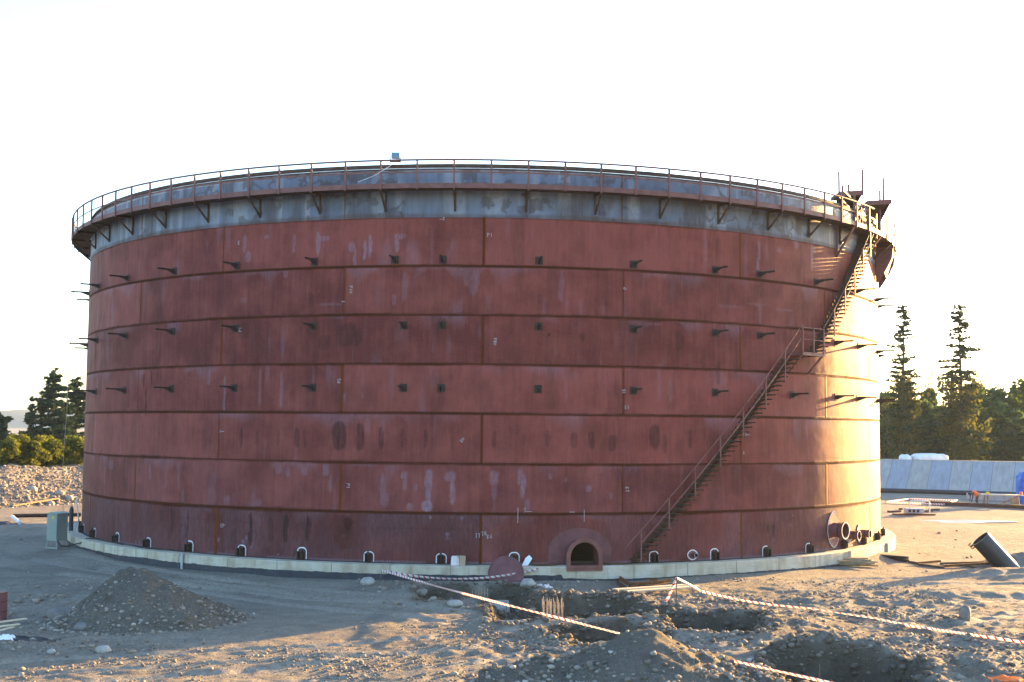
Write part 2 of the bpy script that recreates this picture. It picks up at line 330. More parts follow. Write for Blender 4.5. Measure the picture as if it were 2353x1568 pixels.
def Hh(x, y, fine=True):
    x = np.asarray(x, float); y = np.asarray(y, float)
    r = np.hypot(x, y-D); az = np.degrees(np.arctan2(x, D-y))
    z = -.62+.10*fbm(x/9, y/9, 3, 1)*sst(23, 27, r)
    # disturbed ground around the excavations
    dist = sst(-5, 1, x+.25*(y-36))*sst(52, 44, y)*sst(22, 25.5, r)
    near = sst(40, 33, y)
    a = .7; u = math.cos(a)*x+math.sin(a)*y; v = -math.sin(a)*x+math.cos(a)*y
    z = z+dist*(.14*fbm(x/1.7, y/1.7, 4, 2)+.07*np.abs(fbm(x/.7, y/.7, 3, 5)))
    z = z+near*(.075*fbm(u/2.6, v/.75, 4, 4)+.035*fbm(u/.9, v/.35, 3, 6))*sst(-16, -9, x+.3*(36-y)+3)
    z = z+dist*(.13*np.abs(fbm(x/.75, y/.75, 4, 9))+.035*fbm(x/.3, y/.3, 3, 4)+.05*np.maximum(fbm(x/.22, y/.22, 2, 12), 0))+near*(.06*np.abs(fbm(x/.8, y/.5, 4, 13))+.025*fbm(x/.25, y/.22, 3, 13))
    z = z+.018*fbm(x/.9, y/.9, 4, 3)+.045*fbm(x/3.5+3, y/2.2, 3, 7)
    rgh = sst(-10, -14, x)*sst(50, 46, y)*sst(30, 36, y); z = z+rgh*.14*fbm(x/1.3, y/1.3, 4, 8)
    # vehicle ruts curving round the left of the tank
    rr = r-27.0-1.2*np.sin(az/20); lft = sst(-10, -30, az)
    z = z-lft*.10*(np.exp(-((rr-1)/.35)**2)+np.exp(-((rr+1)/.35)**2))
    for p0, p1, p2, dp in TRK:
        d = trk_d(x, y, p0, p1, p2); sh = sst(60, 52, y)*sst(21, 24, y)
        for o in (-.95, .95): z = z+sh*dp*(-np.exp(-((d-o)/.22)**2)+.45*np.exp(-((np.abs(d-o)-.38)/.14)**2))*(.7+.6*vn(x/.4, y/.4, 3))*(1-dist*.6)
    # earth banked against the foundation in places
    bk = -.06+.10*vn(az/5, az*0+2, 9)+.03*sst(-4, 2, az)+.03*np.exp(-((az-4)/9)**2)+.35*np.exp(-((az-57)/6)**2)+.30*sst(-44, -56, az)+.12*np.exp(-((az-28)/7)**2)
    z = z+bk*np.exp(-np.maximum(r-R-.7, 0)/.75)*sst(90, 80, np.abs(az))*.8
    # right side: gentle swell where the pipe is buried
    for (cx, cy, sx, sy, h) in ((24.3, 55.6, 1.7, 1.0, .55), (22.9, 52.0, 3.0, 1.4, .30), (14.5, 43.5, 5, .5, .12), (19, 46, 6, .6, .12), (9.3, 32.5, 1.9, .55, .42), (12.6, 31.4, 1.4, 1.3, .30), (11.5, 35.2, 4., .5, .16), (6.3, 40.2, 1.2, .5, .28), (4.0, 43.2, 2.6, .45, .14), (4.6, 38.0, 1.4, .35, .25), (9.6, 37.2, 1.2, 1.6, .25), (-2.4, 39.6, 1.6, .35, .15), (-5., 47.3, 1.4, .5, .12), (-13.4, 43.2, 2.2, .8, .28)):
        z = z+h*np.exp(-((x-cx)/sx)**2-((y-cy)/sy)**2)*(1+.5*fbm(x/.6, y/.6, 3, 3))
    pz = np.zeros_like(z)
    for p in PITS:
        sd = pit_sd(x, y, p)+.42*fbm(x/1.1, y/1.1, 4, 11)+.10*fbm(x/.3, y/.3, 2, 5)
        z = z+.13*np.exp(-((sd-.35)/.4)**2)*(.4+1.2*vn(x/.8, y/.8, 12))
        pz = np.maximum(pz, p[5]*sst(.08, -.32, sd)*(1+.32*fbm(x/.6, y/.5, 4, 13)))
    z = z-pz
    under = sst(R+.70, R+.55, r); z = z*(1-under)+(-.75)*under
    # far side: flat
    return z
def axis(segs):
    out = [segs[0][0]]
    for a, b, h0, h1 in segs:
        x = a
        while x < b-1e-6:
            t = (x-a)/(b-a); x = min(b, x+h0*(h1/h0)**t); out.append(x)
    return np.array(out)
xs = axis([(-2500, -60, 400, 2), (-60, -17, 1.2, .2), (-17, 15, .105, .105), (15, 27, .13, .2), (27, 70, .3, 2), (70, 2500, 3, 400)])
ys = axis([(-400, 20, 120, 1.2), (20, 27, .5, .14), (27, 50, .09, .1), (50, 70, .14, .25), (70, 130, .3, .8), (130, 3500, 2, 400)])
X, Y = np.meshgrid(xs, ys); Z = Hh(X, Y)
nx = len(xs); idx = (np.arange(len(ys)-1)[:, None]*nx+np.arange(nx-1)).ravel()
Qg = np.stack([idx, idx+1, idx+nx+1, idx+nx], 1)
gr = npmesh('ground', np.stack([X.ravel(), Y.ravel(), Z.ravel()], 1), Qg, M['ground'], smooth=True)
dug = np.zeros_like(X)  # mask of dug soil in and around the pits, carries painted pit shade
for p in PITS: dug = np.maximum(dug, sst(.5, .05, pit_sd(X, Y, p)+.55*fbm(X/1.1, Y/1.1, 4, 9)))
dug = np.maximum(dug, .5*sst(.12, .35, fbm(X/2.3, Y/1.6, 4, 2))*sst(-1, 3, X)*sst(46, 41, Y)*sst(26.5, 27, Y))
trk = np.zeros_like(X); sel = (Y > 26) & (Y < 60) & (np.abs(X) < 32)
for p0, p1, p2, dp in TRK:
    d = trk_d(X[sel], Y[sel], p0, p1, p2); trk[sel] = np.maximum(trk[sel], sst(.45, .15, np.abs(np.abs(d)-.95)))
rr_ = np.hypot(X, Y-D)-R; trk = np.maximum(trk, .6*sst(1.2, 2.2, rr_)*sst(7.5, 5.5, rr_)*(X < 0)*sst(.35, .65, vn(X/2.2, Y/2.2, 4)))
ga = gr.data.attributes.new('track', 'FLOAT', 'POINT'); ga.data.foreach_set('value', trk.ravel().astype(np.float32))
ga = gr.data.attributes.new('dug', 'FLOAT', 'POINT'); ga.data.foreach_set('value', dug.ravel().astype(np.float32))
tag(gr, 'sandy grey construction ground with ruts and dug pits', kind='structure')
def hz(x, y): return float(Hh(np.array([x]), np.array([y]))[0])
def gp(x, y, lift=0.):
    z = -.62
    for _ in range(8):
        P = onz(x, y, z+lift); z = .5*z+.5*hz(P[0], P[1])
    P = onz(x, y, z+lift); return np.array([P[0], P[1], z])
# ------------------------------------------------------------------ stones
def ico():
    t = (1+5**.5)/2; V = np.array([(-1, t, 0), (1, t, 0), (-1, -t, 0), (1, -t, 0), (0, -1, t), (0, 1, t), (0, -1, -t), (0, 1, -t), (t, 0, -1), (t, 0, 1), (-t, 0, -1), (-t, 0, 1)], float)
    Fc = np.array([(0, 11, 5), (0, 5, 1), (0, 1, 7), (0, 7, 10), (0, 10, 11), (1, 5, 9), (5, 11, 4), (11, 10, 2), (10, 7, 6), (7, 1, 8), (3, 9, 4), (3, 4, 2), (3, 2, 6), (3, 6, 8), (3, 8, 9), (4, 9, 5), (2, 4, 11), (6, 2, 10), (8, 6, 7), (9, 8, 1)])
    return V/np.linalg.norm(V[0]), Fc
IV, IF = ico()
def ico2(IV=IV, IF=IF):
    V = [tuple(v) for v in IV]; Fs = []; cache = {}
    def mid(a, b):
        k = (min(a, b), max(a, b))
        if k not in cache:
            m = (np.array(V[a])+np.array(V[b]))/2; V.append(tuple(m/np.linalg.norm(m))); cache[k] = len(V)-1
        return cache[k]
    for a, b, c in IF:
        x, y, z = mid(a, b), mid(b, c), mid(c, a); Fs += [(a, x, z), (b, y, x), (c, z, y), (x, y, z)]
    return np.array(V), np.array(Fs)
I2V, I2F = ico2(); I3V, I3F = ico2(*ico2(I2V, I2F))
def stones(name, P, S, parent=None, loc=(0, 0, 0), tone=.5):
    n = len(P); var = [IV*(1+.28*(rng.random((12, 1))-.5)*2)*np.array([1, .85, .62]) for _ in range(14)]
    k = rng.integers(0, 14, n); B = np.array(var)[k]; a = rng.random(n)*2*PI; c, s = np.cos(a), np.sin(a)
    B = np.stack([B[..., 0]*c[:, None]-B[..., 1]*s[:, None], B[..., 0]*s[:, None]+B[..., 1]*c[:, None], B[..., 2]], -1)*S[:, None, None]+P[:, None, :]
    Fs = (IF[None]+12*np.arange(n)[:, None, None]).reshape(-1, 3)
    o = npmesh(name, B.reshape(-1, 3), Fs, M['stones'], parent, loc)
    at = o.data.attributes.new('tone', 'FLOAT', 'POINT'); at.data.foreach_set('value', np.repeat(np.clip(rng.normal(0, .25 if np.isscalar(tone) else .12, n)+tone, 0, 1), 12).astype(np.float32))
    return o
def scatter(n, x0, x1, y0, y1, smin, smax, keep=None, pw=2.2):
    x = rng.uniform(x0, x1, n); y = rng.uniform(y0, y1, n)
    k = np.hypot(x, y-D) > R+.8
    if keep is not None: k &= keep(x, y) > rng.random(n)
    x, y = x[k], y[k]; s = smin+(smax-smin)*rng.random(len(x))**(pw*2)
    return np.stack([x, y, Hh(x, y)+s*.25], 1), s
cl = lambda x, y: np.clip(.25+1.5*(fbm(x/1.8, y/1.8, 3, 10)), .06, 1)
rough_ = lambda x, y: np.clip(.10+1.1*sst(-6, 2, x+.25*(y-36))+.9*sst(36, 31, y)+.8*sst(-10, -13, x), .1, 1)*cl(x, y)
parts_ = [scatter(26000, -16, 17, 27.5, 50, .010, .035, lambda x, y: .35+.65*rough_(x, y), 1.2), scatter(15000, -16, 17, 27.5, 50, .02, .10, rough_), scatter(2500, -24, 30, 45, 75, .02, .12, cl), scatter(700, 1, 14, 27.5, 48, .05, .16, lambda x, y: np.clip(1.2-np.min([np.abs(pit_sd(x, y, p)-.2) for p in PITS], 0), 0, 1)),
          scatter(900, -16.5, -11.5, 37, 47, .03, .15, lambda x, y: np.clip(.1+1.2*np.exp(-((x+15.3)/1.3)**2-((y-42.6)/1.2)**2)+np.exp(-((x+14)/.9)**2-((y-38.6)/.8)**2), 0, 1)),
          scatter(900, -4.6, 2.4, 40.6, 49, .03, .15, lambda x, y: np.clip(np.exp(-((x+3.2)/.9)**2-((y-45.6)/1.0)**2)+np.exp(-((x+1.2)/1.6)**2-((y-42.0)/.5)**2)+1.3*np.exp(-((x+.6)/.8)**2-((y-40.2)/.35)**2), 0, 1)),
          scatter(1500, 1, 14, 28, 47, .02, .11, lambda x, y: np.clip(1.1-1.6*np.min([np.abs(pit_sd(x, y, p)-.45) for p in PITS], 0), 0, 1))]
tn = [np.full(len(p[1]), .38) for p in parts_]
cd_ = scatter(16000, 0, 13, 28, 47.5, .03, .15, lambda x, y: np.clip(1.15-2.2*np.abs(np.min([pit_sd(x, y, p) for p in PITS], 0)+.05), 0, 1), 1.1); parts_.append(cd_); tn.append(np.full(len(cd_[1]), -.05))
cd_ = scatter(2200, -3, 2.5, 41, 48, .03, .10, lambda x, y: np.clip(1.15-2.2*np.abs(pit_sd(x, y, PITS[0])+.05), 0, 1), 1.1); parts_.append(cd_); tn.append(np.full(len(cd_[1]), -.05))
cd_ = scatter(9000, -14, 3, 27.5, 37, .015, .06, rough_, 1.2); parts_.append(cd_); tn.append(np.full(len(cd_[1]), .25))
cd_ = scatter(12000, 0, 17, 28, 45, .02, .11, rough_, 1.4); parts_.append(cd_); tn.append(np.full(len(cd_[1]), .2))
g1 = stones('loose_stones', np.concatenate([p[0] for p in parts_]), np.concatenate([p[1] for p in parts_]), None, (0, 0, 0), np.concatenate(tn))
tag(g1, 'loose small stones scattered over the ground', kind='stuff')
def boulder(name, px, py, s, label, m='rock', cat='rock', sq=(1, .8, .65), group=None):
    P = gp(px, py); V = I2V.copy(); sd = rng.integers(0, 99)
    d = 1+.30*fbm(V[:, 0]*1.2+sd, V[:, 1]*1.2+V[:, 2]*1.7, 3, 2)+.12*fbm(V[:, 0]*3+sd, V[:, 2]*3+V[:, 1]*2, 2, 4)
    V = V*d[:, None]*np.array(sq)*s; a = rng.random()*6; c, q = math.cos(a)*.5+.5, 0
    V = V+P+np.array([0, 0, s*sq[2]*.55])
    o = npmesh(name, V, I2F, M[m], None, tuple(P)); return tag(o, label, cat, group)
for a in (('boulder', 843, 1343, .27, 'pale blocky boulder below the foundation ring beside the tape stake', 'rock', 'rock', (1, .8, .7)),
          ('boulder', 1213, 1347, .30, 'pale rounded boulder at the right foot of the round bolted cover', 'rock', 'rock', (1, .8, .62)),
          ('boulder', 130, 1424, .33, 'dark rounded boulder at the left foot of the large soil heap', 'rock_dark'),
          ('boulder', 186, 1448, .22, 'dark stone just right of the boulder by the large soil heap', 'rock_dark'),
          ('boulder', 238, 1500, .20, 'pale smooth stone lying alone on the ground in front of the large soil heap', 'rock'),
          ('boulder', 118, 1502, .12, 'small round pale stone at the bottom left foreground', 'rock'),
          ('boulder', 1473, 1320, .30, 'flat sandy rock lying under the foundation edge right of the doorway', 'rock', 'rock', (1.3, .7, .4)),
          ('boulder', 1700, 1318, .15, 'small pale stone against the foundation below the stair', 'rock'),
          ('boulder', 1045, 1392, .25, 'grey angular stone on the near rim of the pit nearest the tank', 'rock', 'rock', (1.2, .8, .5)),
          ('boulder', 970, 1366, .22, 'grey stone among rubble beside the pit nearest the tank', 'rock_dark'),
          ('boulder', 2413*.919, 1555*.919-6, .28, 'dark pointed stone standing on the rutted ground at right', 'rock_dark', 'rock', (.8, .7, 1.0)),
          ('boulder', 385, 1222, .2, 'pale stone', 'rock')):
    if a[1] != 385: boulder(*a)
# ------------------------------------------------------------------ heaps
def heap(name, label, cx, cy, rx, ry, h, peaks, mat_, n, nst, seed, res=.07):
    gx = np.arange(cx-rx*1.35, cx+rx*1.35, res); gy = np.arange(cy-ry*1.35, cy+ry*1.35, res)
    Xh, Yh = np.meshgrid(gx, gy)
    def top(x, y):
        u = (x-cx)/rx; v = (y-cy)/ry; z = np.zeros_like(x)-9
        for (px, py, ph, sl) in peaks:
            d = np.hypot((u-px), (v-py)*1.0)+.16*fbm(u*1.6+seed, v*1.6, 3, seed)
            z = np.maximum(z, ph*h-sl*h*np.maximum(d-.05, 0))
        return z+.13*h*fbm(u*3.3, v*3.3, 5, seed+1)+.05*fbm(x/.28, y/.28, 3, seed+2)
    T = top(Xh, Yh); Hg = Hh(Xh, Yh); Zt = Hg+np.where(T > 0, T, np.maximum(T*.5, -.25))
    e = np.zeros_like(Zt, bool); e[[0, -1]] = True; e[:, [0, -1]] = True; Zt[e] = Hg[e]-.3
    m = len(gx); ii = (np.arange(len(gy)-1)[:, None]*m+np.arange(m-1)).ravel()
    base = (cx, cy, hz(cx, cy))
    Tq = T.ravel(); Q = np.stack([ii, ii+1, ii+m+1, ii+m], 1); Q = Q[(Tq[Q] > -.3*h).any(1)]
    used = np.unique(Q); rm = np.zeros(m*len(gy), int); rm[used] = np.arange(len(used))
    o = npmesh(name, np.stack([Xh.ravel(), Yh.ravel(), Zt.ravel()], 1)[used], rm[Q], M[mat_], None, base, True); o['_w'] = list(base)
    tag(o, label, 'soil heap')
    x = rng.uniform(cx-rx*1.3, cx+rx*1.3, n); y = rng.uniform(cy-ry*1.3, cy+ry*1.3, n); t = top(x, y)
    pr = np.clip(.06+np.clip(1-t/h, 0, 1)**1.8, 0, 1); k = (t > -.12*h) & (rng.random(n) < pr); x, y, t = x[k], y[k], t[k]
    s = .015+nst*rng.random(len(x))**3.4
    so = stones('stones', np.stack([x, y, Hh(x, y)+np.maximum(t, 0)+s*.2], 1)-np.array(base), s, o, (0, 0, 0), .33); so['kind'] = 'stuff'
    return o
heap('soil_heap', 'large conical grey soil heap standing in the shade left of the tank', -10.55, 38.9, 2.55, 2.5, 1.66, [(-.05, .05, 1.0, 1.08), (-.22, .1, .97, 1.35), (.30, -.05, .74, .95), (.72, .1, .36, .8), (-.45, -.3, .40, .7)], 'soil', 5000, .075, 3)
heap('soil_heap', 'rough stony soil heap in the foreground hiding part of the barrier tape', 3.5, 29.8, 2.7, 2.3, 1.08, [(.14, .10, 1.0, .95), (-.70, .12, .62, .95), (.55, .0, .62, .9), (-.3, .0, .55, .9), (-1.0, -.1, .35, .7)], 'soil', 5000, .095, 5)
# ------------------------------------------------------------------ storage tank
TL = (0, D, 0)
tank = thing('storage_tank', 'huge cylindrical red primer steel storage tank with spiral stair, under construction', 'storage tank', TL)
AZS = [-88+.13*i for i in range(int(176/.13)+1)]
def shellgrid(name, z0, z1, dz, mat_, paint, hole=None, dr=0.):
    az = np.concatenate([np.arange(-180, -88, 4), np.arange(-88, 88.001, .135), np.arange(90, 180.1, 4)])
    zz = np.linspace(z0, z1, int(round((z1-z0)/dz))+1)
    A, Zm = np.meshgrid(az, zz); a = np.radians(A)
    off = dr+.012*fbm(A/4., Zm/1.1, 3, 6)
    V = np.stack([(R+off)*np.sin(a), -(R+off)*np.cos(a), Zm], -1).reshape(-1, 3)
    m = len(az); ii = (np.arange(len(zz)-1)[:, None]*m+np.arange(m-1)).ravel(); Q = np.stack([ii, ii+1, ii+m+1, ii+m], 1)
    if hole is not None:
        ca = A.ravel()[Q].mean(1); cz = Zm.ravel()[Q].mean(1); Q = Q[~hole(ca, cz)]
    o = npmesh(name, V, Q, mat_, tank, smooth=True)
    me = o.data; cols, vsm = paint(A, Zm); cols = cols.reshape(-1, 4).astype(np.float32); va = me.attributes.new('vseam', 'FLOAT', 'POINT'); va.data.foreach_set('value', vsm.ravel().astype(np.float32))
    ca = me.color_attributes.new('wear', 'FLOAT_COLOR', 'POINT'); ca.data.foreach_set('color', cols.ravel())
    uv = me.uv_layers.new(name='plate'); U = np.stack([A.ravel()*PI/180*R, Zm.ravel()], 1)[Q.ravel()]; uv.data.foreach_set('uv', U.astype(np.float32).ravel())
    return o
VS = {0: [-91.7, -61.3, -31.0, -.3, 29.9, 60, 90.4], 1: [-76.4, -46, -15.4, 14.9, 45.3, 75.7]}
def paint_red(A, Zm):
    U = A*PI/180*R; c = np.clip(np.floor(Zm/2), 0, 6).astype(int)
    rust = np.zeros_like(A); chalk = np.zeros_like(A); dark = np.zeros_like(A); tone = np.zeros_like(A); vsm = np.zeros_like(A)
    for k in range(1, 8):
        w = .034+.020*vn(U*.35, U*0+k, k)+.010*fbm(U*3, U*0+k, 3, k)+(.022 if k == 1 else 0)
        d = np.abs(Zm-2*k-.01*fbm(U*.5, U*0+k, 2, 3)); rust = np.maximum(rust, sst(w+.02, w-.012, d)); 
        dark = np.maximum(dark, .8*sst(.022, .0, np.abs(Zm-2*k-w))*vn(U*2, U*0, k+2))
        below = 2*k-Zm+(9 if k == 7 else 0); chalk = np.maximum(chalk, .32*sst(.0, .08, below)*sst(.9*vn(U*1.7, U*0+k, 5)+.1, .05, below)*sst(.52, .8, vn(U*.8, U*0+3*k, 7)))
    for k in range(7):
        seams = VS[k % 2]
        pi = np.zeros_like(A)
        for i, s in enumerate(seams):
            w = .036+.024*((i*7+k*3) % 4)/3+.012*fbm(Zm*2, Zm*0+i, 2, 4); w = w*np.where(k == 0, 1.5, 1.0)
            du = np.abs(A-s)*PI/180*R
            vs_ = np.where(c == k, sst(w+.015, w-.02, du), 0); rust = np.maximum(rust, vs_); vsm = np.maximum(vsm, vs_*(np.abs(Zm-2*np.round(Zm/2)) > .05)*(.4+.6*((i*5+k*3) % 3 > 0))); pi = pi+(A > s)
        rt = np.random.default_rng(100+k).random(12)*.6+(.0, .1, .35, .3, .05, .2, .45)[k]
        tone = np.where(c == k, rt[pi.astype(int)], tone)
    def blob(px, py, wx, hz_, f=1., kind='c', tail=0, rnd=1.0, ring=0):
        nonlocal chalk, dark, rust
        a0, z0 = oncyl(px, py); u0 = a0*PI/180*R; wx = wx*.0165; hz_ = hz_*.0165
        sel = (np.abs(U-u0) < wx*3+.4) & (np.abs(Zm-z0) < hz_*2+.5)
        if not sel.any(): return
        u = U[sel]; z = Zm[sel]
        d = ((np.abs(u-u0+.05*fbm(z*2.2, z*0+px, 3, 2))/wx)**2.4+(np.abs(z-z0)/hz_)**3)**.5+.42*rnd*fbm(u*3.2+px, z*2.2, 3, 1)
        mk = f*sst(1.12, .72, d)
        if ring: mk = np.maximum(mk*.75, f*.0)
        if kind == 'c': chalk[sel] = np.maximum(chalk[sel], mk*(.8 if f < .9 else 1))
        elif kind == 'd': dark[sel] = np.maximum(dark[sel], np.minimum(mk*1.3, .95))
        else: rust[sel] = np.maximum(rust[sel], mk)
    # dark oval stains on the third course
    for px, wx, hy, f, py in ((553, 6, 27, .42, 1006), (590, 4, 24, .3, 1006), (640, 4, 25, .3, 1005), (683, 8, 27, .45, 1006), (700, 4, 26, .3, 1006), (780, 19, 37, .55, 1003), (828, 11, 35, .5, 1005), (876, 6, 30, .42, 1006), (925, 5, 28, .4, 1007), (978, 5, 26, .35, 1009), (1040, 6, 18, .2, 1020), (1136, 6, 22, .32, 1010), (1205, 6, 16, .22, 1012), (1258, 7, 22, .32, 1008), (1318, 9, 20, .35, 1012), (1360, 10, 24, .5, 1012), (1408, 12, 22, .4, 1018), (1505, 15, 32, .45, 1005), (1528, 8, 26, .25, 1020), (1586, 6, 26, .4, 1010)):
        blob(px, py, wx, hy, f, 'd', rnd=.6)
    # chalky drips on the second course
    for px, py, wx, hy, f in ((880, 1120, 7, 42, .5), (886, 1150, 8, 18, .45), (928, 1092, 9, 10, .6), (930, 1112, 5, 18, .5), (985, 1100, 9, 24, .8), (984, 1130, 8, 30, .8), (980, 1163, 14, 14, .9), (1033, 1095, 16, 14, .6), (1040, 1128, 7, 34, .75), (1135, 1098, 12, 20, .6), (1136, 1128, 6, 24, .4), (1195, 1095, 7, 22, .6), (1203, 1118, 7, 34, .8), (1212, 1160, 8, 14, .5), (940, 1165, 8, 10, .6), (955, 1120, 6, 8, .5), (1265, 1095, 5, 8, .5), (1350, 1124, 8, 8, .6), (1300, 1104, 5, 7, .45), (1405, 1140, 4, 10, .4),
                              (345, 1085, 5, 24, .55), (380, 1100, 5, 24, .4), (410, 1095, 4, 40, .35), (240, 1105, 4, 42, .4), (255, 1068, 20, 14, .4), (660, 1085, 8, 14, .5), (700, 1083, 9, 14, .5), (748, 1080, 9, 16, .55), (760, 1110, 5, 26, .4), (640, 1078, 9, 12, .5), (520, 1150, 10, 12, .4), (590, 1155, 16, 9, .4), (420, 1140, 5, 18, .45)):
        blob(px, py, wx, hy, f)
    # chalky marks on the seventh course
    for px, py, wx, hy, f in ((562, 560, 6, 24, .5), (570, 590, 11, 14, .45), (612, 545, 7, 6, .5), (676, 560, 4, 22, .5), (730, 560, 7, 34, .7), (745, 548, 14, 8, .5), (808, 568, 10, 12, .5), (816, 592, 5, 24, .6), (838, 575, 5, 28, .8), (850, 565, 5, 30, .8), (912, 560, 5, 22, .7), (920, 543, 14, 7, .6), (1745, 575, 5, 30, .5), (1742, 610, 5, 26, .5), (1790, 575, 10, 9, .5), (1830, 560, 10, 14, .5), (1866, 590, 6, 40, .6), (1870, 575, 12, 10, .5)):
        blob(px, py, wx, hy, f)
    for px, py, wx, hy, f in ((655, 630, 6, 10, .35), (930, 660, 8, 34, .3), (1090, 650, 12, 34, .4), (1075, 640, 10, 20, .3), (1290, 655, 7, 40, .35), (905, 690, 6, 14, .4), (560, 690, 12, 8, .25), (1500, 745, 30, 4, .3), (1740, 700, 40, 3, .3), (1680, 705, 40, 3, .25), (1800, 712, 40, 3, .25), (480, 862, 5, 24, .5), (516, 905, 5, 50, .45), (646, 900, 5, 46, .45), (597, 890, 4, 50, .35), (1300, 890, 4, 40, .25), (790, 915, 5, 12, .6), (833, 908, 4, 8, .5), (1515, 880, 6, 50, .25), (1540, 900, 6, 30, .3), (760, 700, 30, 4, .3)):
        blob(px, py, wx, hy, f)
    # dark runs and rust wash on the bottom course
    for px, py, wx, hy, f in ((242, 1190, 3, 34, .5), (272, 1185, 4, 34, .5), (292, 1180, 4, 24, .4), (370, 1185, 6, 20, .5), (395, 1195, 6, 40, .6), (390, 1225, 8, 20, .5), (432, 1195, 4, 34, .6), (428, 1222, 6, 20, .6), (575, 1220, 6, 44, .75), (537, 1238, 10, 30, .5), (622, 1215, 9, 34, .5), (657, 1216, 7, 36, .85), (708, 1215, 6, 34, .7), (800, 1205, 12, 18, .6), (803, 1235, 12, 22, .35), (1025, 1200, 7, 24, .4), (1036, 1200, 2, 26, .8), (1765, 1215, 4, 12, .7), (1778, 1220, 5, 22, .7), (1828, 1205, 3, 14, .5), (1856, 1215, 3, 20, .5), (1713, 1225, 4, 14, .4), (715, 690, 9, 22, .25), (800, 770, 38, 30, .35), (745, 790, 18, 20, .3), (1560, 780, 14, 30, .3), (1650, 860, 8, 34, .3), (348, 868, 3, 20, .85), (1262, 770, 5, 4, .5), (1340, 775, 8, 12, .3), (560, 760, 20, 24, .25)):
        blob(px, py, wx, hy, f, 'd')
    for px, py, wx, hy, f in ((790, 1225, 18, 46, .38), (772, 1215, 8, 40, .25), (335, 925, 4, 50, .5), (330, 875, 5, 20, .5), (980, 900, 10, 20, .12), (1420, 560, 30, 14, .12), (1330, 570, 26, 18, .14), (1650, 575, 8, 30, .15), (260, 1195, 14, 44, .2), (480, 1245, 14, 26, .15)):
        blob(px, py, wx, hy, f, 'r')
    for px, py, wx, hy, f in ((1027, 1228, 4, 4, 1), (1028, 1238, 3, 3, .9), (988, 1190, 3, 3, 1), (1062, 1190, 4, 4, 1), (788, 1231, 5, 3, .5), (640, 1275, 2, 2, 1), (559, 1245, 4, 4, .9), (566, 1236, 2, 4, .9), (577, 1257, 2, 3, .9), (501, 1240, 4, 5, .8), (312, 1245, 2, 4, .9), (321, 1246, 2, 4, .9), (317, 1232, 2, 2, .9), (253, 1238, 2, 3, .8), (1822, 1184, 2, 2, 1), (1910, 1182, 2, 2, 1), (1815, 1207, 2, 2, 1), (1700, 1218, 2, 2, 1), (1778, 1243, 2, 2, 1), (1878, 1263, 2, 2, 1), (1526, 1292, 2, 4, 1), (1846, 1258, 2, 2, 1), (1950, 1175, 3, 2, .8), (1937, 1180, 2, 2, .9), (1960, 1168, 3, 2, .7)):
        blob(px, py, wx*1.3, hy*1.3, f, rnd=.3)
    # random small wear everywhere
    for seed in range(2):
        chalk = np.maximum(chalk, .22*sst(.74, .9, vn(U*3.2+seed*31+c*13.7, Zm*.42+seed*5+c*7.3, 8+seed))*sst(.45, .7, vn(U*.25, Zm*.5, 3+seed)))
    dark = np.maximum(dark, .22*sst(.66, .85, vn(U*1.5, Zm*.6, 14))); rust = np.maximum(rust, .10*sst(.7, .85, vn(U*1.1+9, Zm*.8, 15)))
    # purple-white bloom along the bottom course, thin scratch line and the white foot strip
    b = sst(1.9, .2, Zm)*sst(2, .0, Zm-1.0)*sst(-14, -40, A); chalk = np.maximum(chalk, .38*(c == 0)*sst(-12, -40, A)*sst(.4, .75, vn(U*1.6, Zm*.25, 2)))
    dark = np.maximum(dark, .55*(A < 0)*sst(.03, .005, np.abs(Zm-1.42+.002*(A+30))))
    dark = np.maximum(dark, .42*(c == 0)*sst(.0, .5, vn(U*.5, Zm*.4, 5)+.1)); chalk = np.maximum(chalk, .32*(c == 0)*vn(U*.9, Zm*.5, 3)+.10*(c == 1)*vn(U*.7, Zm*.4, 6))
    chalk = np.maximum(chalk, sst(.075, .045, Zm)*sst(.25, .5, vn(U*.6, U*0, 6)))
    return np.stack([np.clip(rust, 0, 1), np.clip(chalk, 0, 1), np.clip(dark, 0, 1), tone], -1), vsm
def paint_grey(A, Zm):
    U = A*PI/180*R; z = np.zeros_like(A); rust = z.copy(); chalk = z.copy(); dark = z.copy()
    for s in (-76.4, -46.2, -15.5, 14.7, 47.8, 75): rust = np.maximum(rust, sst(.05, .02, np.abs(A-s)*PI/180*R)*.9)
    run = sst(.55, .85, vn(U*1.6, Zm*.15, 3))*sst(.35, .7, vn(U*.35, Zm*.5, 4)); dark = np.maximum(dark, .8*run)
    dark = np.maximum(dark, .45*sst(.45, .8, vn(U*5, Zm*.8, 2))*vn(U*.5, Zm*.6, 9)); dark = np.maximum(dark, .8*sst(.10, .03, np.abs(fbm(U*1.1, Zm*1.2, 4, 7)))*sst(.52, .68, vn(U*.4, Zm*.3, 13))); dark = np.maximum(dark, .75*sst(.62, .8, np.abs(fbm(U*1.3, Zm*1.5, 4, 5))*2.2)*sst(.45, .6, vn(U*.45, Zm*0, 6)))
    rust = np.maximum(rust, .75*sst(.26, .12, Zm-14+.08*vn(U*.7, Zm*0, 8))*(.5+.5*vn(U*2, Zm*2, 3))); chalk = np.maximum(chalk, .35*sst(.6, .8, vn(U*3, Zm*.4, 9)))
    w = .03*fbm(U*.8, U*0, 3, 2); chalk = np.maximum(chalk, sst(.045, .02, np.abs(Zm-15.9-w)))
    rust = np.maximum(rust, .6*(Zm > 15.93+w)); tone = vn(U/6, Zm*0, 12)
    return np.stack([rust, chalk, dark, tone], -1), rust*0
DOOR = 10.15
def door_hole(a, z):
    u = (a-DOOR)*PI/180*R
    return (np.abs(u) < .58) & ((z < .36) | (np.hypot(u, z-.36) < .58))
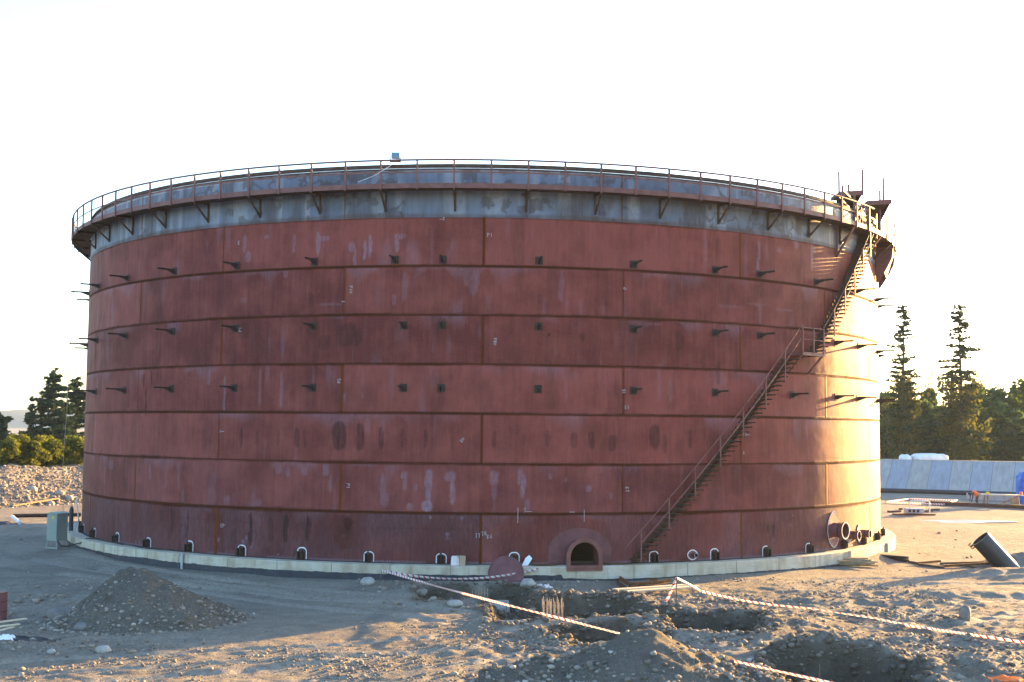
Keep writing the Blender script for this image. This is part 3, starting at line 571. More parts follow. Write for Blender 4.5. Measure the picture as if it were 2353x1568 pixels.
shell = shellgrid('shell', 0, 14, .055, M['shell'], paint_red, door_hole)
ucourse = shellgrid('top_course', 13.985, 16.02, .06, M['grey'], paint_grey, None, .004)
FULL = [-180+2*i for i in range(181)]
FINE = [-90+.75*i for i in range(241)]
rim = MB().rev([(R-.01, 16.03), (R+.09, 16.03), (R+.09, 16.05), (R+.012, 16.05), (R+.012, 16.2), (R-.01, 16.2)], FULL); obj('rim_angle', rim, M['steel_dark'], tank, local=True)
bp_ = MB().rev([(R-.1, -.012), (R+.16, -.012), (R+.16, .012), (R-.1, .012)], FULL); obj('base_plate', bp_, M['black'], tank, local=True)
rf = MB(); rf.rev([(0.05, 1.75), (R-.02, 1.75), (R-.02, 1.70), (.05, 1.70)], FULL); obj('roof_light_block', rf, M['steel_dark'], tank, local=True)  # unseen disc added inside the tank to keep the doorway dark
# walkway round the top
ZW = 15.05; RO = R+.93
wk = obj('walkway', MB().rev([(R+.015, ZW+.055), (RO, ZW+.055), (RO, ZW+.04), (R+.015, ZW+.04)], [-100+.75*i for i in range(248)]), M['steel_dark'], tank, local=True)
SUBA = [-100+.75*i for i in range(248)]
obj('toe_plate', MB().rev([(RO+.006, ZW-.03), (RO+.006, ZW+.17), (RO+.0, ZW+.17), (RO+.0, ZW-.03)], SUBA), M['steel'], wk, local=True)
def arc(r, a0, a1, z, n=None):
    n = n or max(8, int(abs(a1-a0)/.8)); return [pol(r, a0+(a1-a0)*i/n, z) for i in range(n+1)]
obj('handrail', MB().tube(arc(RO, -100, 54.5, ZW+1.12), .040, 6), M['steel'], wk, local=True, smooth=60)
obj('handrail', MB().tube(arc(RO, 59.5, 84, ZW+1.12), .040, 6), M['steel'], wk, local=True, smooth=60)
obj('mid_rail', MB().rev([(RO-.004, ZW+.59), (RO+.004, ZW+.59), (RO+.004, ZW+.65), (RO-.004, ZW+.65)], [-100+.75*i for i in range(207)]), M['steel'], wk, local=True)
obj('mid_rail', MB().rev([(RO-.004, ZW+.59), (RO+.004, ZW+.59), (RO+.004, ZW+.65), (RO-.004, ZW+.65)], [59.5+.75*i for i in range(33)]), M['steel'], wk, local=True)
pm = MB().box((0, -RO-.03, ZW+.52), (.075, .06, 1.2)); p0 = obj('railing_post', pm, M['steel'], wk, local=True)
k0 = 0
for i in range(-25, 24):
    a = -3.35+3.73*i
    if 54.5 < a < 59: continue
    p = p0 if k0 == 0 else p0.copy()
    if k0: C.objects.link(p); p.parent = wk
    p.rotation_euler[2] = rad(a); k0 = 1
bm_ = MB(); bm_.box((0, -R-.035, 14.66), (.075, .07, .86)); bm_.beam((0, -R-.05, 14.30), (0, -RO+.04, ZW-.05), .06, .07); bm_.box((0, -R-.47, ZW-.01), (.07, .88, .09))
b0 = obj('bracket', bm_, M['steel_dark'], wk, local=True); k0 = 0
for i in range(-12, 10):
    a = -3.4+7.5*i+(0 if i < 0 else .03*i)
    p = b0 if k0 == 0 else b0.copy()
    if k0: C.objects.link(p); p.parent = wk
    p.rotation_euler[2] = rad(a); k0 = 1
# deep bracket sheets carrying the stair head
for a, zb, w in ((48.4, 13.6, .9), (57.5, 13.9, .9), (66, 13.15, 1.0), (73, 13.3, .95)):
    gm = MB()
    if a > 60:
        pl = [(.03, 13.15), (.12, 13.1), (.55, 13.75), (.85, 14.35), (.93, 15.0), (.03, 15.0)]
        ux = np.array(pol(1, a, 0)); uz = np.array((math.cos(rad(a)), math.sin(rad(a)), 0)); o = ux*R; 
        gm.prism(pl, o, ux, (0, 0, 1), uz, -.006, .006)
        for (q1, q2) in (((.03, 14.9), (.9, 14.9)), ((.05, 13.9), (.66, 13.95)), ((.05, 14.4), (.86, 14.4)), ((.06, 13.2), (.92, 14.95))): gm.beam(o+ux*q1[0]+np.array((0, 0, q1[1])), o+ux*q2[0]+np.array((0, 0, q2[1])), .06, .06)
    else:
        gm.beam(pol(R+.03, a, zb), pol(R+.03, a, 15), .09, .08); gm.beam(pol(R+.03, a, zb+.05), pol(R+.9, a, 14.98), .08, .09)
    obj('stair_head_bracket', gm, M['steel'], wk, local=True)
for a0, a1 in ((66, 73),):
    gm = MB(); V = [pol(R+.88, a0, 14.95), pol(R+.88, a1, 14.95), pol(R+.45, a1, 13.62), pol(R+.45, a0, 13.62)]
    V2 = [tuple(np.array(v)*(1.0006, 1.0006, 1)) for v in V]; gm.add(V+V2, [(3, 2, 1, 0), (4, 5, 6, 7), (0, 1, 5, 4), (1, 2, 6, 5), (2, 3, 7, 6), (3, 0, 4, 7)]); obj('stair_head_bracket', gm, M['steel'], wk, local=True)
# stairway
SL = .407; A0, ZL, AL0, AL1 = 15.85, 8.85, 37.45, 41.4
def zs(a): return .08+(a-A0)*SL if a < AL0 else (ZL if a < AL1 else ZL+(a-AL1)*SL)
st_ = MB(); st_.rev([(R+.02, ZL), (R+.86, ZL), (R+.86, ZL-.015), (R+.02, ZL-.015)], [AL0+.25*i for i in range(17)])
st_.rev([(R+.85, ZL+.04), (R+.862, ZL+.04), (R+.862, ZL-.11), (R+.85, ZL-.11)], [AL0+.25*i for i in range(17)])
for a in (AL0+.1, AL1-.1):
    st_.beam(pol(R+.03, a, ZL-.06), pol(R+.84, a, ZL-.06), .06, .08); st_.beam(pol(R+.03, a, ZL-.85), pol(R+.8, a, ZL-.08), .06, .07)
stair = obj('stairway', st_, M['steel'], tank, local=True)
tm = MB(); hw = .125
tm.prism([(0.02, -hw), (.82, -hw), (.82, hw), (.02, hw)], (0, -R, 0), (0, -1, 0), (1, 0, 0), (0, 0, 1), -.022, 0)
tm.box((-hw+.004, -R-.42, -.045), (.008, .8, .07)); tm.box((hw-.004, -R-.42, -.035), (.008, .8, .05))
tm.prism([(.0, -.03), (.55, -.03), (.0, -.22)], (0, -R-.01, 0), (0, -1, 0), (0, 0, 1), (1, 0, 0), -.09, -.082)
tm.prism([(.0, -.03), (.55, -.03), (.0, -.22)], (0, -R-.01, 0), (0, -1, 0), (0, 0, 1), (1, 0, 0), .082, .09)
t0 = obj('tread', tm, M['steel_dark'], stair, local=True); k0 = 0
tz = [(A0+.19/SL*.5+i*.2/SL, .2+i*.2) for i in range(43)]+[(AL1+.25+i*.2/SL, ZL+.2+i*.2) for i in range(31)]
for a, z in tz:
    p = t0 if k0 == 0 else t0.copy()
    if k0: C.objects.link(p); p.parent = stair
    p.rotation_euler[2] = rad(a); p.location = (0, 0, z); k0 = 1
RS = R+.84
for h, rr in ((1.12, .022), (.60, .022)):
    obj('handrail' if h > 1 else 'mid_rail', MB().tube([pol(RS, a, zs(a)+h+.1) for a in np.arange(A0-1.6 if h > 1 else A0+.3, AL0+.01, .4)]+[pol(RS, AL0, ZL+h)], rr if h > 1 else .03, 6), M['steel'], stair, local=True, smooth=60)
    obj('handrail' if h > 1 else 'mid_rail', MB().tube([pol(RS, a, ZL+h) for a in np.arange(AL0, AL1+.05, .3)], rr, 6), M['steel'], stair, local=True, smooth=60)
    obj('handrail' if h > 1 else 'mid_rail', MB().tube([pol(RS, a, zs(a)+h+.05) for a in np.arange(AL1, 56.2, .4)], rr if h > 1 else .03, 6), M['steel'], stair, local=True, smooth=60)
for a in (16.05, 19.16, 22.2, 25.32, 28.33, 31.52, 34.5, 37.45, 39.42, 41.35, 43.6, 46.1, 48.6, 51.1, 53.6, 56.1):
    zb = zs(a); obj('stair_post', MB().beam(pol(RS+.02, a, zb-.02), pol(RS+.02, a, zb+1.2 if not AL0-.1 < a < AL1+.1 else ZL+1.12), .05, .05, pol(1, a, 0)), M['steel'], stair, local=True)
# pipe support arms in three rows
sm = MB(); sm.box((0, -R-.012, 0), (.31, .024, .33)); sm.box((0, -R-.46, .06), (.07, .90, .05)); sm.prism([(.0, .03), (.45, .03), (.0, -.13)], (0, -R-.02, 0), (0, -1, 0), (0, 0, 1), (1, 0, 0), -.03, .03); sm.box((0, -R-.46, .03), (.012, .9, .04))
s0 = obj('pipe_support', sm, M['brack'], tank, local=True); k0 = 0
common = [-80.5, -70.3, -60.2, -49.4, -39.0, -28.95, -18.9, -8.7, -4.65, 5.55, 16.05, 26.25]
for z, extra in ((7.02, [38.3, 47.95, 54.9, 66.5, 76]), (9.56, [32.8, 47.95, 55.4, 67.2, 77]), (12.25, [32.83, 43.3, 54.9, 66.5, 76])):
    for a in common+extra:
        p = s0 if k0 == 0 else s0.copy()
        if k0: C.objects.link(p); p.parent = tank
        p.rotation_euler[2] = rad(a+(-1.1 if (z > 9.6 and a == -8.7) else 0)); p.location = (0, 0, z); k0 = 1
# anchor chairs with white chalked outlines
am = MB(); am.box((-.10, -R-.12, .17), (.018, .22, .32)); am.box((.10, -R-.12, .17), (.018, .22, .32)); am.box((0, -R-.13, .335), (.26, .26, .025)); am.box((0, -R-.12, .02), (.26, .24, .016))
am.prism([(0, 0), (.22, .0), (.22, .18), (.02, .31)], (-.075, -R-.02, .03), (0, -1, 0), (0, 0, 1), (1, 0, 0), .0, .012)
a0_ = obj('anchor_chair', am, M['brack'], tank, local=True); 
bo = MB(); bo.tube([(0, -R-.14, .02), (0, -R-.14, .46)], .028, 8); bo.tube([(0, -R-.14, .35), (0, -R-.14, .40)], .05, 6); bo_ = obj('bolt', bo, M['steel_dark'], a0_, local=True)
def ushape(w, h, r):
    P = [(-w, .02), (-w, h-r)]+[(-w+r-r*math.cos(t), h-r+r*math.sin(t)) for t in np.linspace(0, PI/2, 6)]+[(w-r+r*math.sin(t), h-r+r*math.cos(t)) for t in np.linspace(0, PI/2, 6)]+[(w, h-r), (w, .02)]
    return P
def ribbon_on_shell(mb, P, wd, az0=0., z0=0., off=.012):
    P = np.array(P, float); T = np.gradient(P, axis=0); T /= np.linalg.norm(T, axis=1)[:, None]+1e-9; Nn = np.stack([-T[:, 1], T[:, 0]], 1)
    V = []
    for i, p in enumerate(P):
        for s in (-1, 1):
            q = p+Nn[i]*wd*s*(.85+.3*random.random())
            for o in (off, off-.004): V.append(pol(R+o, az0+math.degrees(q[0]/R), z0+q[1]))
    Fs = []
    for i in range(len(P)-1):
        b = 4*i; c = b+4; Fs += [(b, b+2, c+2, c), (b+1, c+1, c+3, b+3), (b, c, c+1, b+1), (b+2, b+3, c+3, c+2)]
    return mb.add(V, Fs)
uo = obj('paint_outline', ribbon_on_shell(MB(), ushape(.2, .44, .15), .022), M['white'], a0_, local=True); k0 = 0
ANC = [-81, -73.4, -65.9, -58.3, -50.1, -42.6, -35.0, -27.3, -19.7, -12.1, -4.4, 3.2, 18.5, 26.1, 33.6, 41.2, 49.3, 55.8, 63.5, 70.5]
for a in ANC:
    if k0 == 0: p = a0_
    else:
        p = a0_.copy(); C.objects.link(p); p.parent = tank
        for ch in (bo_, uo):
            if ch is uo and a > 45: continue
            c = ch.copy(); C.objects.link(c); c.parent = p; c.scale = (1, 1, random.uniform(.86, 1.12) if ch is uo else random.uniform(.95, 1.05))
    p.rotation_euler[2] = rad(a); k0 = 1
# arched clean-out doorway
dt = np.array((math.cos(rad(DOOR)), math.sin(rad(DOOR)), 0)); dn = np.array(pol(1, DOOR, 0)); do = dn*R
def arch(w, zb, zc, n=14, h=None):
    return [(-w, zb)]+[(-w*math.cos(t), zc+w*math.sin(t)) for t in np.linspace(0, PI, n)]+[(w, zb)]
fr = MB(); fr.hoop(arch(.62, -.012, .36), arch(.575, .02, .36), do, dt, (0, 0, 1), dn, -.05, .765)
door = obj('access_door', fr, M['plate'], tank, local=True, smooth=40)
fl = MB(); fl.hoop(arch(.74, -.20, .36), arch(.575, .02, .36), do, dt, (0, 0, 1), dn, .765, .79)
fl_ = obj('door_flange', fl, M['steel'], door, local=True)
for k in range(15):
    t = PI*k/14; bl = MB(); bl.tube([do+dt*(-.665*math.cos(t))+np.array((0, 0, .36+.665*math.sin(t)))+dn*s for s in (.789, .798)], .016, 6); obj('bolt_hole', bl, M['black'], door, local=True)
for k in range(16): bl = MB(); bl.tube([do+dt*(-.66+.088*k)+np.array((0, 0, -.09))+dn*s for s in (.789, .798)], .016, 6); obj('bolt_hole', bl, M['black'], door, local=True)
rp = MB(); n = 30; outer = arch(1.30, .02, .55, n); outer = [(x, .55+(z-.55)*.68 if z > .55 else z) for x, z in outer]; inner = arch(.63, .02, .36, n)
V = []
for L_ in (outer, inner):
    for x, z in L_:
        for o in (.004, .038): V.append(pol(R+o, DOOR+math.degrees(x/R), z))
m_ = len(outer); Fs = []
for k in range(m_-1):
    a, b, c, d_ = 2*k, 2*k+2, 2*m_+2*k, 2*m_+2*k+2
    Fs += [(a+1, c+1, d_+1, b+1), (a, a+1, b+1, b), (c, d_, d_+1, c+1)]
rp.add(V, Fs); obj('reinforcing_plate', rp, M['plate'], door, local=True, smooth=40)
cu = MB().rev([(R+.16, .016), (R+.52, .02), (R+.52, .034), (R+.16, .03)], [5.0+.3*i for i in range(9)]); obj('sill_plate', cu, M['rust'], door, local=True); cu = MB().rev([(R+.16, .016), (R+.45, .02), (R+.45, .034), (R+.16, .03)], [12.6+.3*i for i in range(11)]); obj('sill_plate', cu, M['rust'], door, local=True)
# nozzles
def nozzle(az, z, pr, ln, pw, pu, pd, tilt=0):
    t = np.array((math.cos(rad(az)), math.sin(rad(az)), 0)); n_ = np.array(pol(1, az, 0)); o = n_*R
    c = [(pr*math.cos(a), pr*math.sin(a)) for a in np.linspace(0, 2*PI, 25)[:-1]]; ci = [(x*.93, y*.93) for x, y in c]
    pm_ = MB().hoop(c, ci, o+np.array((0, 0, z)), t, (0, 0, 1), n_, -.15, ln); nz = obj('nozzle', pm_, M['plate'], tank, local=True, smooth=40)
    f = 1.22; g = MB().hoop([(x*f, y*f) for x, y in c], [(x*.93, y*.93) for x, y in c], o+np.array((0, 0, z)), t, (0, 0, 1), n_, ln, ln+.06); obj('flange', g, M['steel_dark'], nz, local=True, smooth=40)
    g = MB().hoop([(x*1.12, y*1.12) for x, y in c], [(x*1.004, y*1.004) for x, y in c], o+np.array((0, 0, z)), t, (0, 0, 1), n_, ln*.62, ln*.62+.05); obj('collar', g, M['steel_dark'], nz, local=True, smooth=40)
    g = MB().hoop([(x*1.22, y*1.22) for x, y in c], [(x*1.05, y*1.05) for x, y in c], o+np.array((0, 0, z)), t, (0, 0, 1), n_, ln+.06, ln+.066); obj('flange_face', g, M['galv'], nz, local=True, smooth=40)
    g = MB().prism([(x*.925, y*.925) for x, y in c], o+np.array((0, 0, z)), t, (0, 0, 1), n_, .02, .03); obj('inner_cover', g, M['black'], nz, local=True)
    hexa = []
    for a in np.linspace(0, 2*PI, 41)[:-1]:
        r_ = (abs(math.cos(a))**1.75+abs(math.sin(a))**1.75)**(-1/1.75); x = math.cos(a)*r_*pw; y = math.sin(a)*r_*(pu if math.sin(a) > 0 else pd)
        hexa.append((x, y))
    V = []
    for x, y in hexa:
        for o_ in (.004, .034): V.append(pol(R+o_, az+math.degrees(x/R), max(.016, z+y)))
    n2 = len(hexa); Fs = [tuple(2*k+1 for k in range(n2))]+[(2*k, 2*((k+1) % n2), 2*((k+1) % n2)+1, 2*k+1) for k in range(n2)]
    obj('reinforcing_plate', MB().add(V, Fs), M['plate'], nz, local=True)
    obj('paint_outline', ribbon_on_shell(MB(), hexa+[hexa[0]], .03 if pr > .15 else .020, az, z, .037), M['chalk'] if pr > .15 else M['white'], nz, local=True)
    return nz
nozzle(46.9, .90, .33, .55, .60, .84, .80); nozzle(50.9, .58, .19, .50, .36, .44, .42); nozzle(54.6, .56, .18, .50, .34, .42, .40); nozzle(23.2, .25, .08, .25, .24, .20, .20)
# chalk writing on the plates (small hand-written plate marks and measuring lines)
GL = {'P': [[(0, 0), (0, 2)], [(0, 2), (1, 1.8), (1, 1.2), (0, 1)]], '1': [[(.5, 0), (.5, 2)]], '7': [[(0, 2), (1, 2), (.4, 0)]], '8': [[(.5, 1), (1, 1.5), (.5, 2), (0, 1.5), (.5, 1), (1, .5), (.5, 0), (0, .5), (.5, 1)]], 'B': [[(0, 0), (0, 2), (.9, 1.6), (0, 1), (1, .5), (0, 0)]], 'T': [[(0, 2), (1, 2)], [(.5, 2), (.5, 0)]],
      'o': [[(.5+.6*math.cos(t), 1+.6*math.sin(t)) for t in np.linspace(0, 2*PI, 12)]], 'E': [[(1, 2), (0, 2), (0, 0), (1, 0)], [(0, 1), (.8, 1)]], '-': [[(-.5, 1), (2.5, 1)]], '|': [[(.5, -2), (.5, 4)]], '5': [[(1, 2), (0, 2), (0, 1.1), (.9, 1), (.9, .2), (0, 0)]], '6': [[(.8, 2), (0, .8), (.4, 0), (.9, .5), (.1, .9)]]}
def writing(txt, px, py, h=.13, rot=0):
    a, z = oncyl(px, py); mb = MB(); c, s = math.cos(rot), math.sin(rot); s_ = h/2
    for i, ch in enumerate(txt):
        for ln in GL.get(ch, []):
            P = [((x+i*1.5)*s_, y*s_) for x, y in ln]; ribbon_on_shell(mb, [(c*x-s*y, s*x+c*y) for x, y in P], .010, a, z, .018)
    obj('chalk_writing', mb, M['chalk'], tank, local=True)
for w in (('P1o', 803, 658, .14, -PI/2), ('T', 793, 695, .12, PI/2), ('P8o', 1134, 778, .13, -PI/2), ('7B', 1215*.0+1205*.9191, 1243, .001, 0), ('P1', 1120, 545, .16, 0), ('-T', 1012, 508, .14, 0), ('78', 1107, 1232, .16, .2), ('B6', 1120, 1238, .16, .1), ('TT', 1092, 1236, .16, 0), ('P5', 783, 880, .13, PI/2), ('P', 1440, 665, .14, PI/2), ('1B', 1437, 905, .15, PI/2), ('E1', 1436, 940, .14, 0), ('|', 1187, 1190, .20, 0), ('5', 1204, 1177, .16, 0), ('-', 1212, 1180, .14, 0), ('-', 1310, 1181, .14, 0), ('|', 1340, 1190, .16, 0), ('EP', 508, 1212, .15, 0), ('E', 548, 562, .14, 0), ('P1', 797, 1112, .14, -PI/2), ('BT', 1437, 1120, .15, -PI/2), ('T-', 1712, 1003, .13, 0), ('-|', 1700, 497, .001, 0), ('8o', 1062, 1018, .14, .9), ('P1', 555, 762, .14, PI/2), ('B', 1708, 1044, .12, 0), ('1-', 505, 995, .13, 0)):
    if w[3] > .01: writing(*w)
# ------------------------------------------------------------------ foundation ring
RF = R+.74
fnd = thing('foundation_ring', 'pale concrete ring foundation with dark bitumen coated foot under the tank', 'foundation', TL)
obj('concrete_ring', MB().rev([(R-1.2, -.014), (RF-.02, -.014), (RF, -.034), (RF, -1.4), (R-1.2, -1.4)], [-180+1*i for i in range(361)]), M['concrete'], fnd, local=True)
az_ = np.arange(-90, 48.01, .2); V = []; Fs = []
for i, a in enumerate(az_):
    zt = -.34-.05*vn(a*.25, 0, 3)-.03*fbm(np.array([a*1.7]), np.array([1.]), 3, 4)[0]-(.14 if a > 8 else 0)
    for r_, z in ((RF+.005, -1.3), (RF+.005, float(zt)), (RF-.01, float(zt))): V.append(pol(r_, a, z))
for i in range(len(az_)-1):
    b = 3*i; Fs += [(b, b+3, b+4, b+1), (b+1, b+4, b+5, b+2)]
obj('bitumen_coat', MB().add(V, Fs), M['bitumen'], fnd, local=True)
for a in (47.5, 60.3): nb = MB(); nb.box(pol(RF+.06, a, -.32), (.14, .5, .62), np.array(Matrix.Rotation(rad(a-90), 3, 'Z'))); obj('buttress', nb, M['concrete'], fnd, local=True, bevel=.02)
# ------------------------------------------------------------------ work platforms at the stair head
def platform(label, x0, x1, yt, Yd, hgt, dep, poles):
    PL = onY(x0, yt, Yd); PR = onY(x1, yt-4, Yd); c = (PL+PR)/2; wv = PR-PL; wd = np.linalg.norm(wv[:2]); wv = wv/np.linalg.norm(wv); bk = np.array((-wv[1], wv[0], 0))
    t = thing('work_platform', label, 'platform', tuple(c+np.array((0, 0, -.9))), 'steel work platforms above the stair head')
    z = np.array((0, 0, 1.)); mb = MB(); mb.box(c+bk*dep/2-z*.09, (wd, dep, .18), np.stack([wv, bk, z], 1)); obj('deck', mb, M['steel_dark'], t)
    mb = MB(); mb.box(c-bk*.012-z*.10, (wd+.03, .02, .24), np.stack([wv, bk, z], 1)); obj('fascia', mb, M['steel'], t)
    for s in (-.42, .42):
        mb = MB(); mb.beam(c+wv*wd*s+bk*.1-z*.2, c+wv*wd*s*.6+bk*dep*.9-z*hgt, .09, .09); obj('brace', mb, M['steel_dark'], t)
        mb = MB(); mb.beam(c+wv*wd*s*.6+bk*dep*.9-z*.2, c+wv*wd*s*.6+bk*dep*.9-z*(hgt+.5), .09, .09); obj('strut', mb, M['steel_dark'], t)
    mb = MB(); mb.add([c+wv*wd*a+bk*(b+e)-z*d_ for e in (0, .02) for a, b, d_ in ((-.48, .06, .2), (.48, .06, .2), (.3, dep*.85, hgt*.8), (-.3, dep*.85, hgt*.8))], [(3, 2, 1, 0), (4, 5, 6, 7), (0, 1, 5, 4), (1, 2, 6, 5), (2, 3, 7, 6), (3, 0, 4, 7)]); obj('side_sheet', mb, M['steel_dark'], t)
    for px, h in poles:
        P = onY(px, yt-2, Yd); mb = MB(); mb.tube([P-z*.2, P+z*h], .05, 6); obj('guard_pole', mb, M['steel'], t)
    return t
platform('left work platform with two tall guard poles above the tank rim', 1927, 1983, 442, 59.5, .95, 1.4, ((1928, 1.0), (1982, 1.1), (1950, .35)))
platform('right work platform tilted toward the stair with one tall pole', 1991, 2048, 463, 60.5, 1.0, 1.2, ((2030, 1.15), (2022, .5)))
# clutter of frames between platforms and stair
cl_ = thing('stair_head_frame', 'open red steel frame with rails joining the stair head to the work platforms', 'frame', (pol(R, 55, 15)[0], pol(R, 55, 15)[1]+D, 15.1))
zz_ = np.array((0, D, 0))
for (a1, r1, z1, a2, r2, z2, w) in ((50, R+.05, 15.1, 50, R+.05, 17.1, .08), (54, R+.05, 15.1, 54, R+.05, 17.0, .08), (60, R+.05, 15.1, 60, R+.05, 16.8, .08), (50, R+.05, 16.9, 60, R+.05, 16.3, .07), (49, R+.05, 16.5, 60, R+.05, 15.6, .07), (52, R+.5, 15.1, 57, R+.05, 16.7, .06), (57, R+.6, 15.1, 63, R+.05, 16.7, .07), (63, R+.6, 15.1, 58, R+.05, 16.6, .06), (62, R+.5, 15.1, 62, R+.5, 16.6, .07), (55, R+.6, 15.1, 55, R+.6, 16.5, .06)):
    obj('bar', MB().beam(np.array(pol(r1, a1, z1))+zz_, np.array(pol(r2, a2, z2))+zz_, w, w), M['steel'], cl_)
obj('panel', MB().beam(np.array(pol(R+.1, 56.5, 15.5))+zz_, np.array(pol(R+.1, 58.4, 15.5))+zz_, .04, .95), M['steel_dark'], cl_)
obj('panel', MB().beam(np.array(pol(R+.1, 54.2, 16.25))+zz_, np.array(pol(R+.1, 57, 16.1))+zz_, .04, .5), M['steel_dark'], cl_)
# ------------------------------------------------------------------ floodlight and its cable
P = onY(908, 366, D-R); P[2] += 0
fl = thing('floodlight', 'small square floodlight standing on the tank rim', 'floodlight', (P[0], P[1]+.05, 16.2))
Mx = np.array(Matrix.Rotation(rad(-12), 3, 'X'))@np.array(Matrix.Rotation(rad(0), 3, 'Y'))
obj('housing', MB().box((P[0]+.02, P[1]+.02, 16.2+.30), (.36, .12, .26), Mx), M['galv'], fl, bevel=.015)
obj('lens', MB().box((P[0]+.02, P[1]-.046, 16.2+.315), (.31, .012, .20), Mx), M['glass'], fl)
mb = MB(); 
for s in (-.2, .22): mb.beam((P[0]+s, P[1]+.03, 16.18), (P[0]+s, P[1]+.03, 16.52), .03, .03)
mb.beam((P[0]-.2, P[1]+.03, 16.27), (P[0]+.22, P[1]+.03, 16.27), .05, .08); obj('stand', mb, M['steel_dark'], fl)
cp = [onY(902, 377, D-R-.1), onY(893, 384, D-R-.5), onY(880, 392, D-R-.9), onY(858, 405, D-R-.95), onY(832, 415, D-R-.98), onY(822, 419, D-R-.98)]
ob = obj('power_cable', MB().tube(cp, .010, 6), M['pvc'], None, tuple(cp[0]), smooth=60); tag(ob, 'thin white cable hanging from the floodlight across the top railing', 'cable')
# hanging rope at the left
rp_ = [np.array(pol(R+1.0, -79, z))+zz_+np.array((.12*fbm(np.array([z*.3]), np.array([2.]), 2)[0]-.012*(15-z), 0, 0)) for z in np.linspace(15.0, -.4, 24)]
ob = obj('hanging_rope', MB().tube(rp_, .017, 5), M['steelrod'], None, tuple(rp_[-1])); tag(ob, 'long thin rope hanging from the walkway down the left edge of the tank', 'rope')
# ------------------------------------------------------------------ cover plate, sack, carton, sheets on the ring
P = gp(1163, 1340); By = D-RF*math.cos(rad(.9))
cov = thing('manhole_cover', 'purple red round topped steel cover with bolt holes leaning on the foundation', 'cover', (P[0], By-.30, P[2]))
cb = P[2]; th = math.atan2(.26, .75); uy = np.array((0, math.sin(th), math.cos(th))); un = np.array((0, -math.cos(th), math.sin(th))); o = np.array((P[0], By-.30, cb-.02))
sh = [(-.62, 0), (.62, 0)]+[(.71*math.cos(t), .34+.71*math.sin(t)) for t in np.linspace(-.32, PI+.32, 30)]
obj('plate', MB().prism(sh, o, (1, 0, 0), uy, un, 0, .03), M['plate'], cov)
for k in range(30):
    hb = MB(); t = -.3+(PI+.6)*k/29; q = o+np.array((1, 0, 0))*.655*math.cos(t)+uy*(.34+.655*math.sin(t)); hb.tube([q+un*.028, q+un*.036], .02, 6); obj('bolt_hole', hb, M['black'], cov)
for k in range(14): hb = MB(); q = o+np.array((1, 0, 0))*(-.55+.085*k)+uy*.06; hb.tube([q+un*.028, q+un*.036], .02, 6); obj('bolt_hole', hb, M['black'], cov)
def onring(px): 
    a, _ = oncyl(px, 1296, R+.45); return a
a = onring(1046); P = np.array(pol(R+.48, a, -.012))+zz_
sk = MB(); sx = []
for i, (z, s) in enumerate(((0, 1), (.05, 1.08), (.2, 1.0), (.31, .93), (.36, .7))):
    sx.append((z, s))
V = []; n = 10
for z, s in sx:
    for k in range(n):
        t = 2*PI*k/n; c, q = math.cos(t), math.sin(t); e = (abs(c)**4+abs(q)**4)**-.25; V.append((P[0]+.17*s*c*e*(1+.08*random.uniform(-1, 1)), P[1]+.11*s*q*e, P[2]+z+.02*random.random()))
Fs = [(i*n+k, i*n+(k+1) % n, (i+1)*n+(k+1) % n, (i+1)*n+k) for i in range(4) for k in range(n)]+[tuple(range(n-1, -1, -1)), tuple(4*n+k for k in range(n))]
tag(obj('paper_sack', sk.add(V, Fs), M['sack'], None, tuple(P)), 'crumpled pale paper sack standing on the foundation ledge', 'sack')
a = onring(1062); P = np.array(pol(R+.50, a, -.012))+zz_
bx = thing('carton', 'tall brown cardboard carton beside the paper sack on the foundation ledge', 'box', tuple(P))
Mr = np.array(Matrix.Rotation(.05, 3, 'Y'))@np.array(Matrix.Rotation(.2, 3, 'Z')); obj('body', MB().box(P+np.array((0, 0, .20)), (.23, .2, .38), Mr), M['carton'], bx)
obj('flap', MB().box(P+np.array((-.14, -.02, .38)), (.10, .2, .008), np.array(Matrix.Rotation(.5, 3, 'Y'))), M['carton'], bx)
a = onring(1212); P = np.array(pol(R+.4, a, -.012))+zz_
sh_ = MB().prism([(-.22, 0), (.02, 0.0), (.20, .30), (.08, .44), (-.06, .33)], P, (1, 0, 0), (.0, .45, .89), (0, -.89, .45), 0, .02); tag(obj('insulation_sheet', sh_, M['sheet'], None, tuple(P)), 'white torn sheet of board leaning on the tank right of the cover', 'board')
a = onring(1190); P = np.array(pol(R+.36, a, -.012))+zz_
tag(obj('insulation_sheet', MB().prism([(-.16, 0), (.10, 0), (.02, .19), (-.04, .24)], P, (1, 0, 0), (0, .5, .87), (0, -.87, .5), 0, .02), M['sheet'], None, tuple(P)), 'small white scrap of board showing above the leaning cover', 'board')
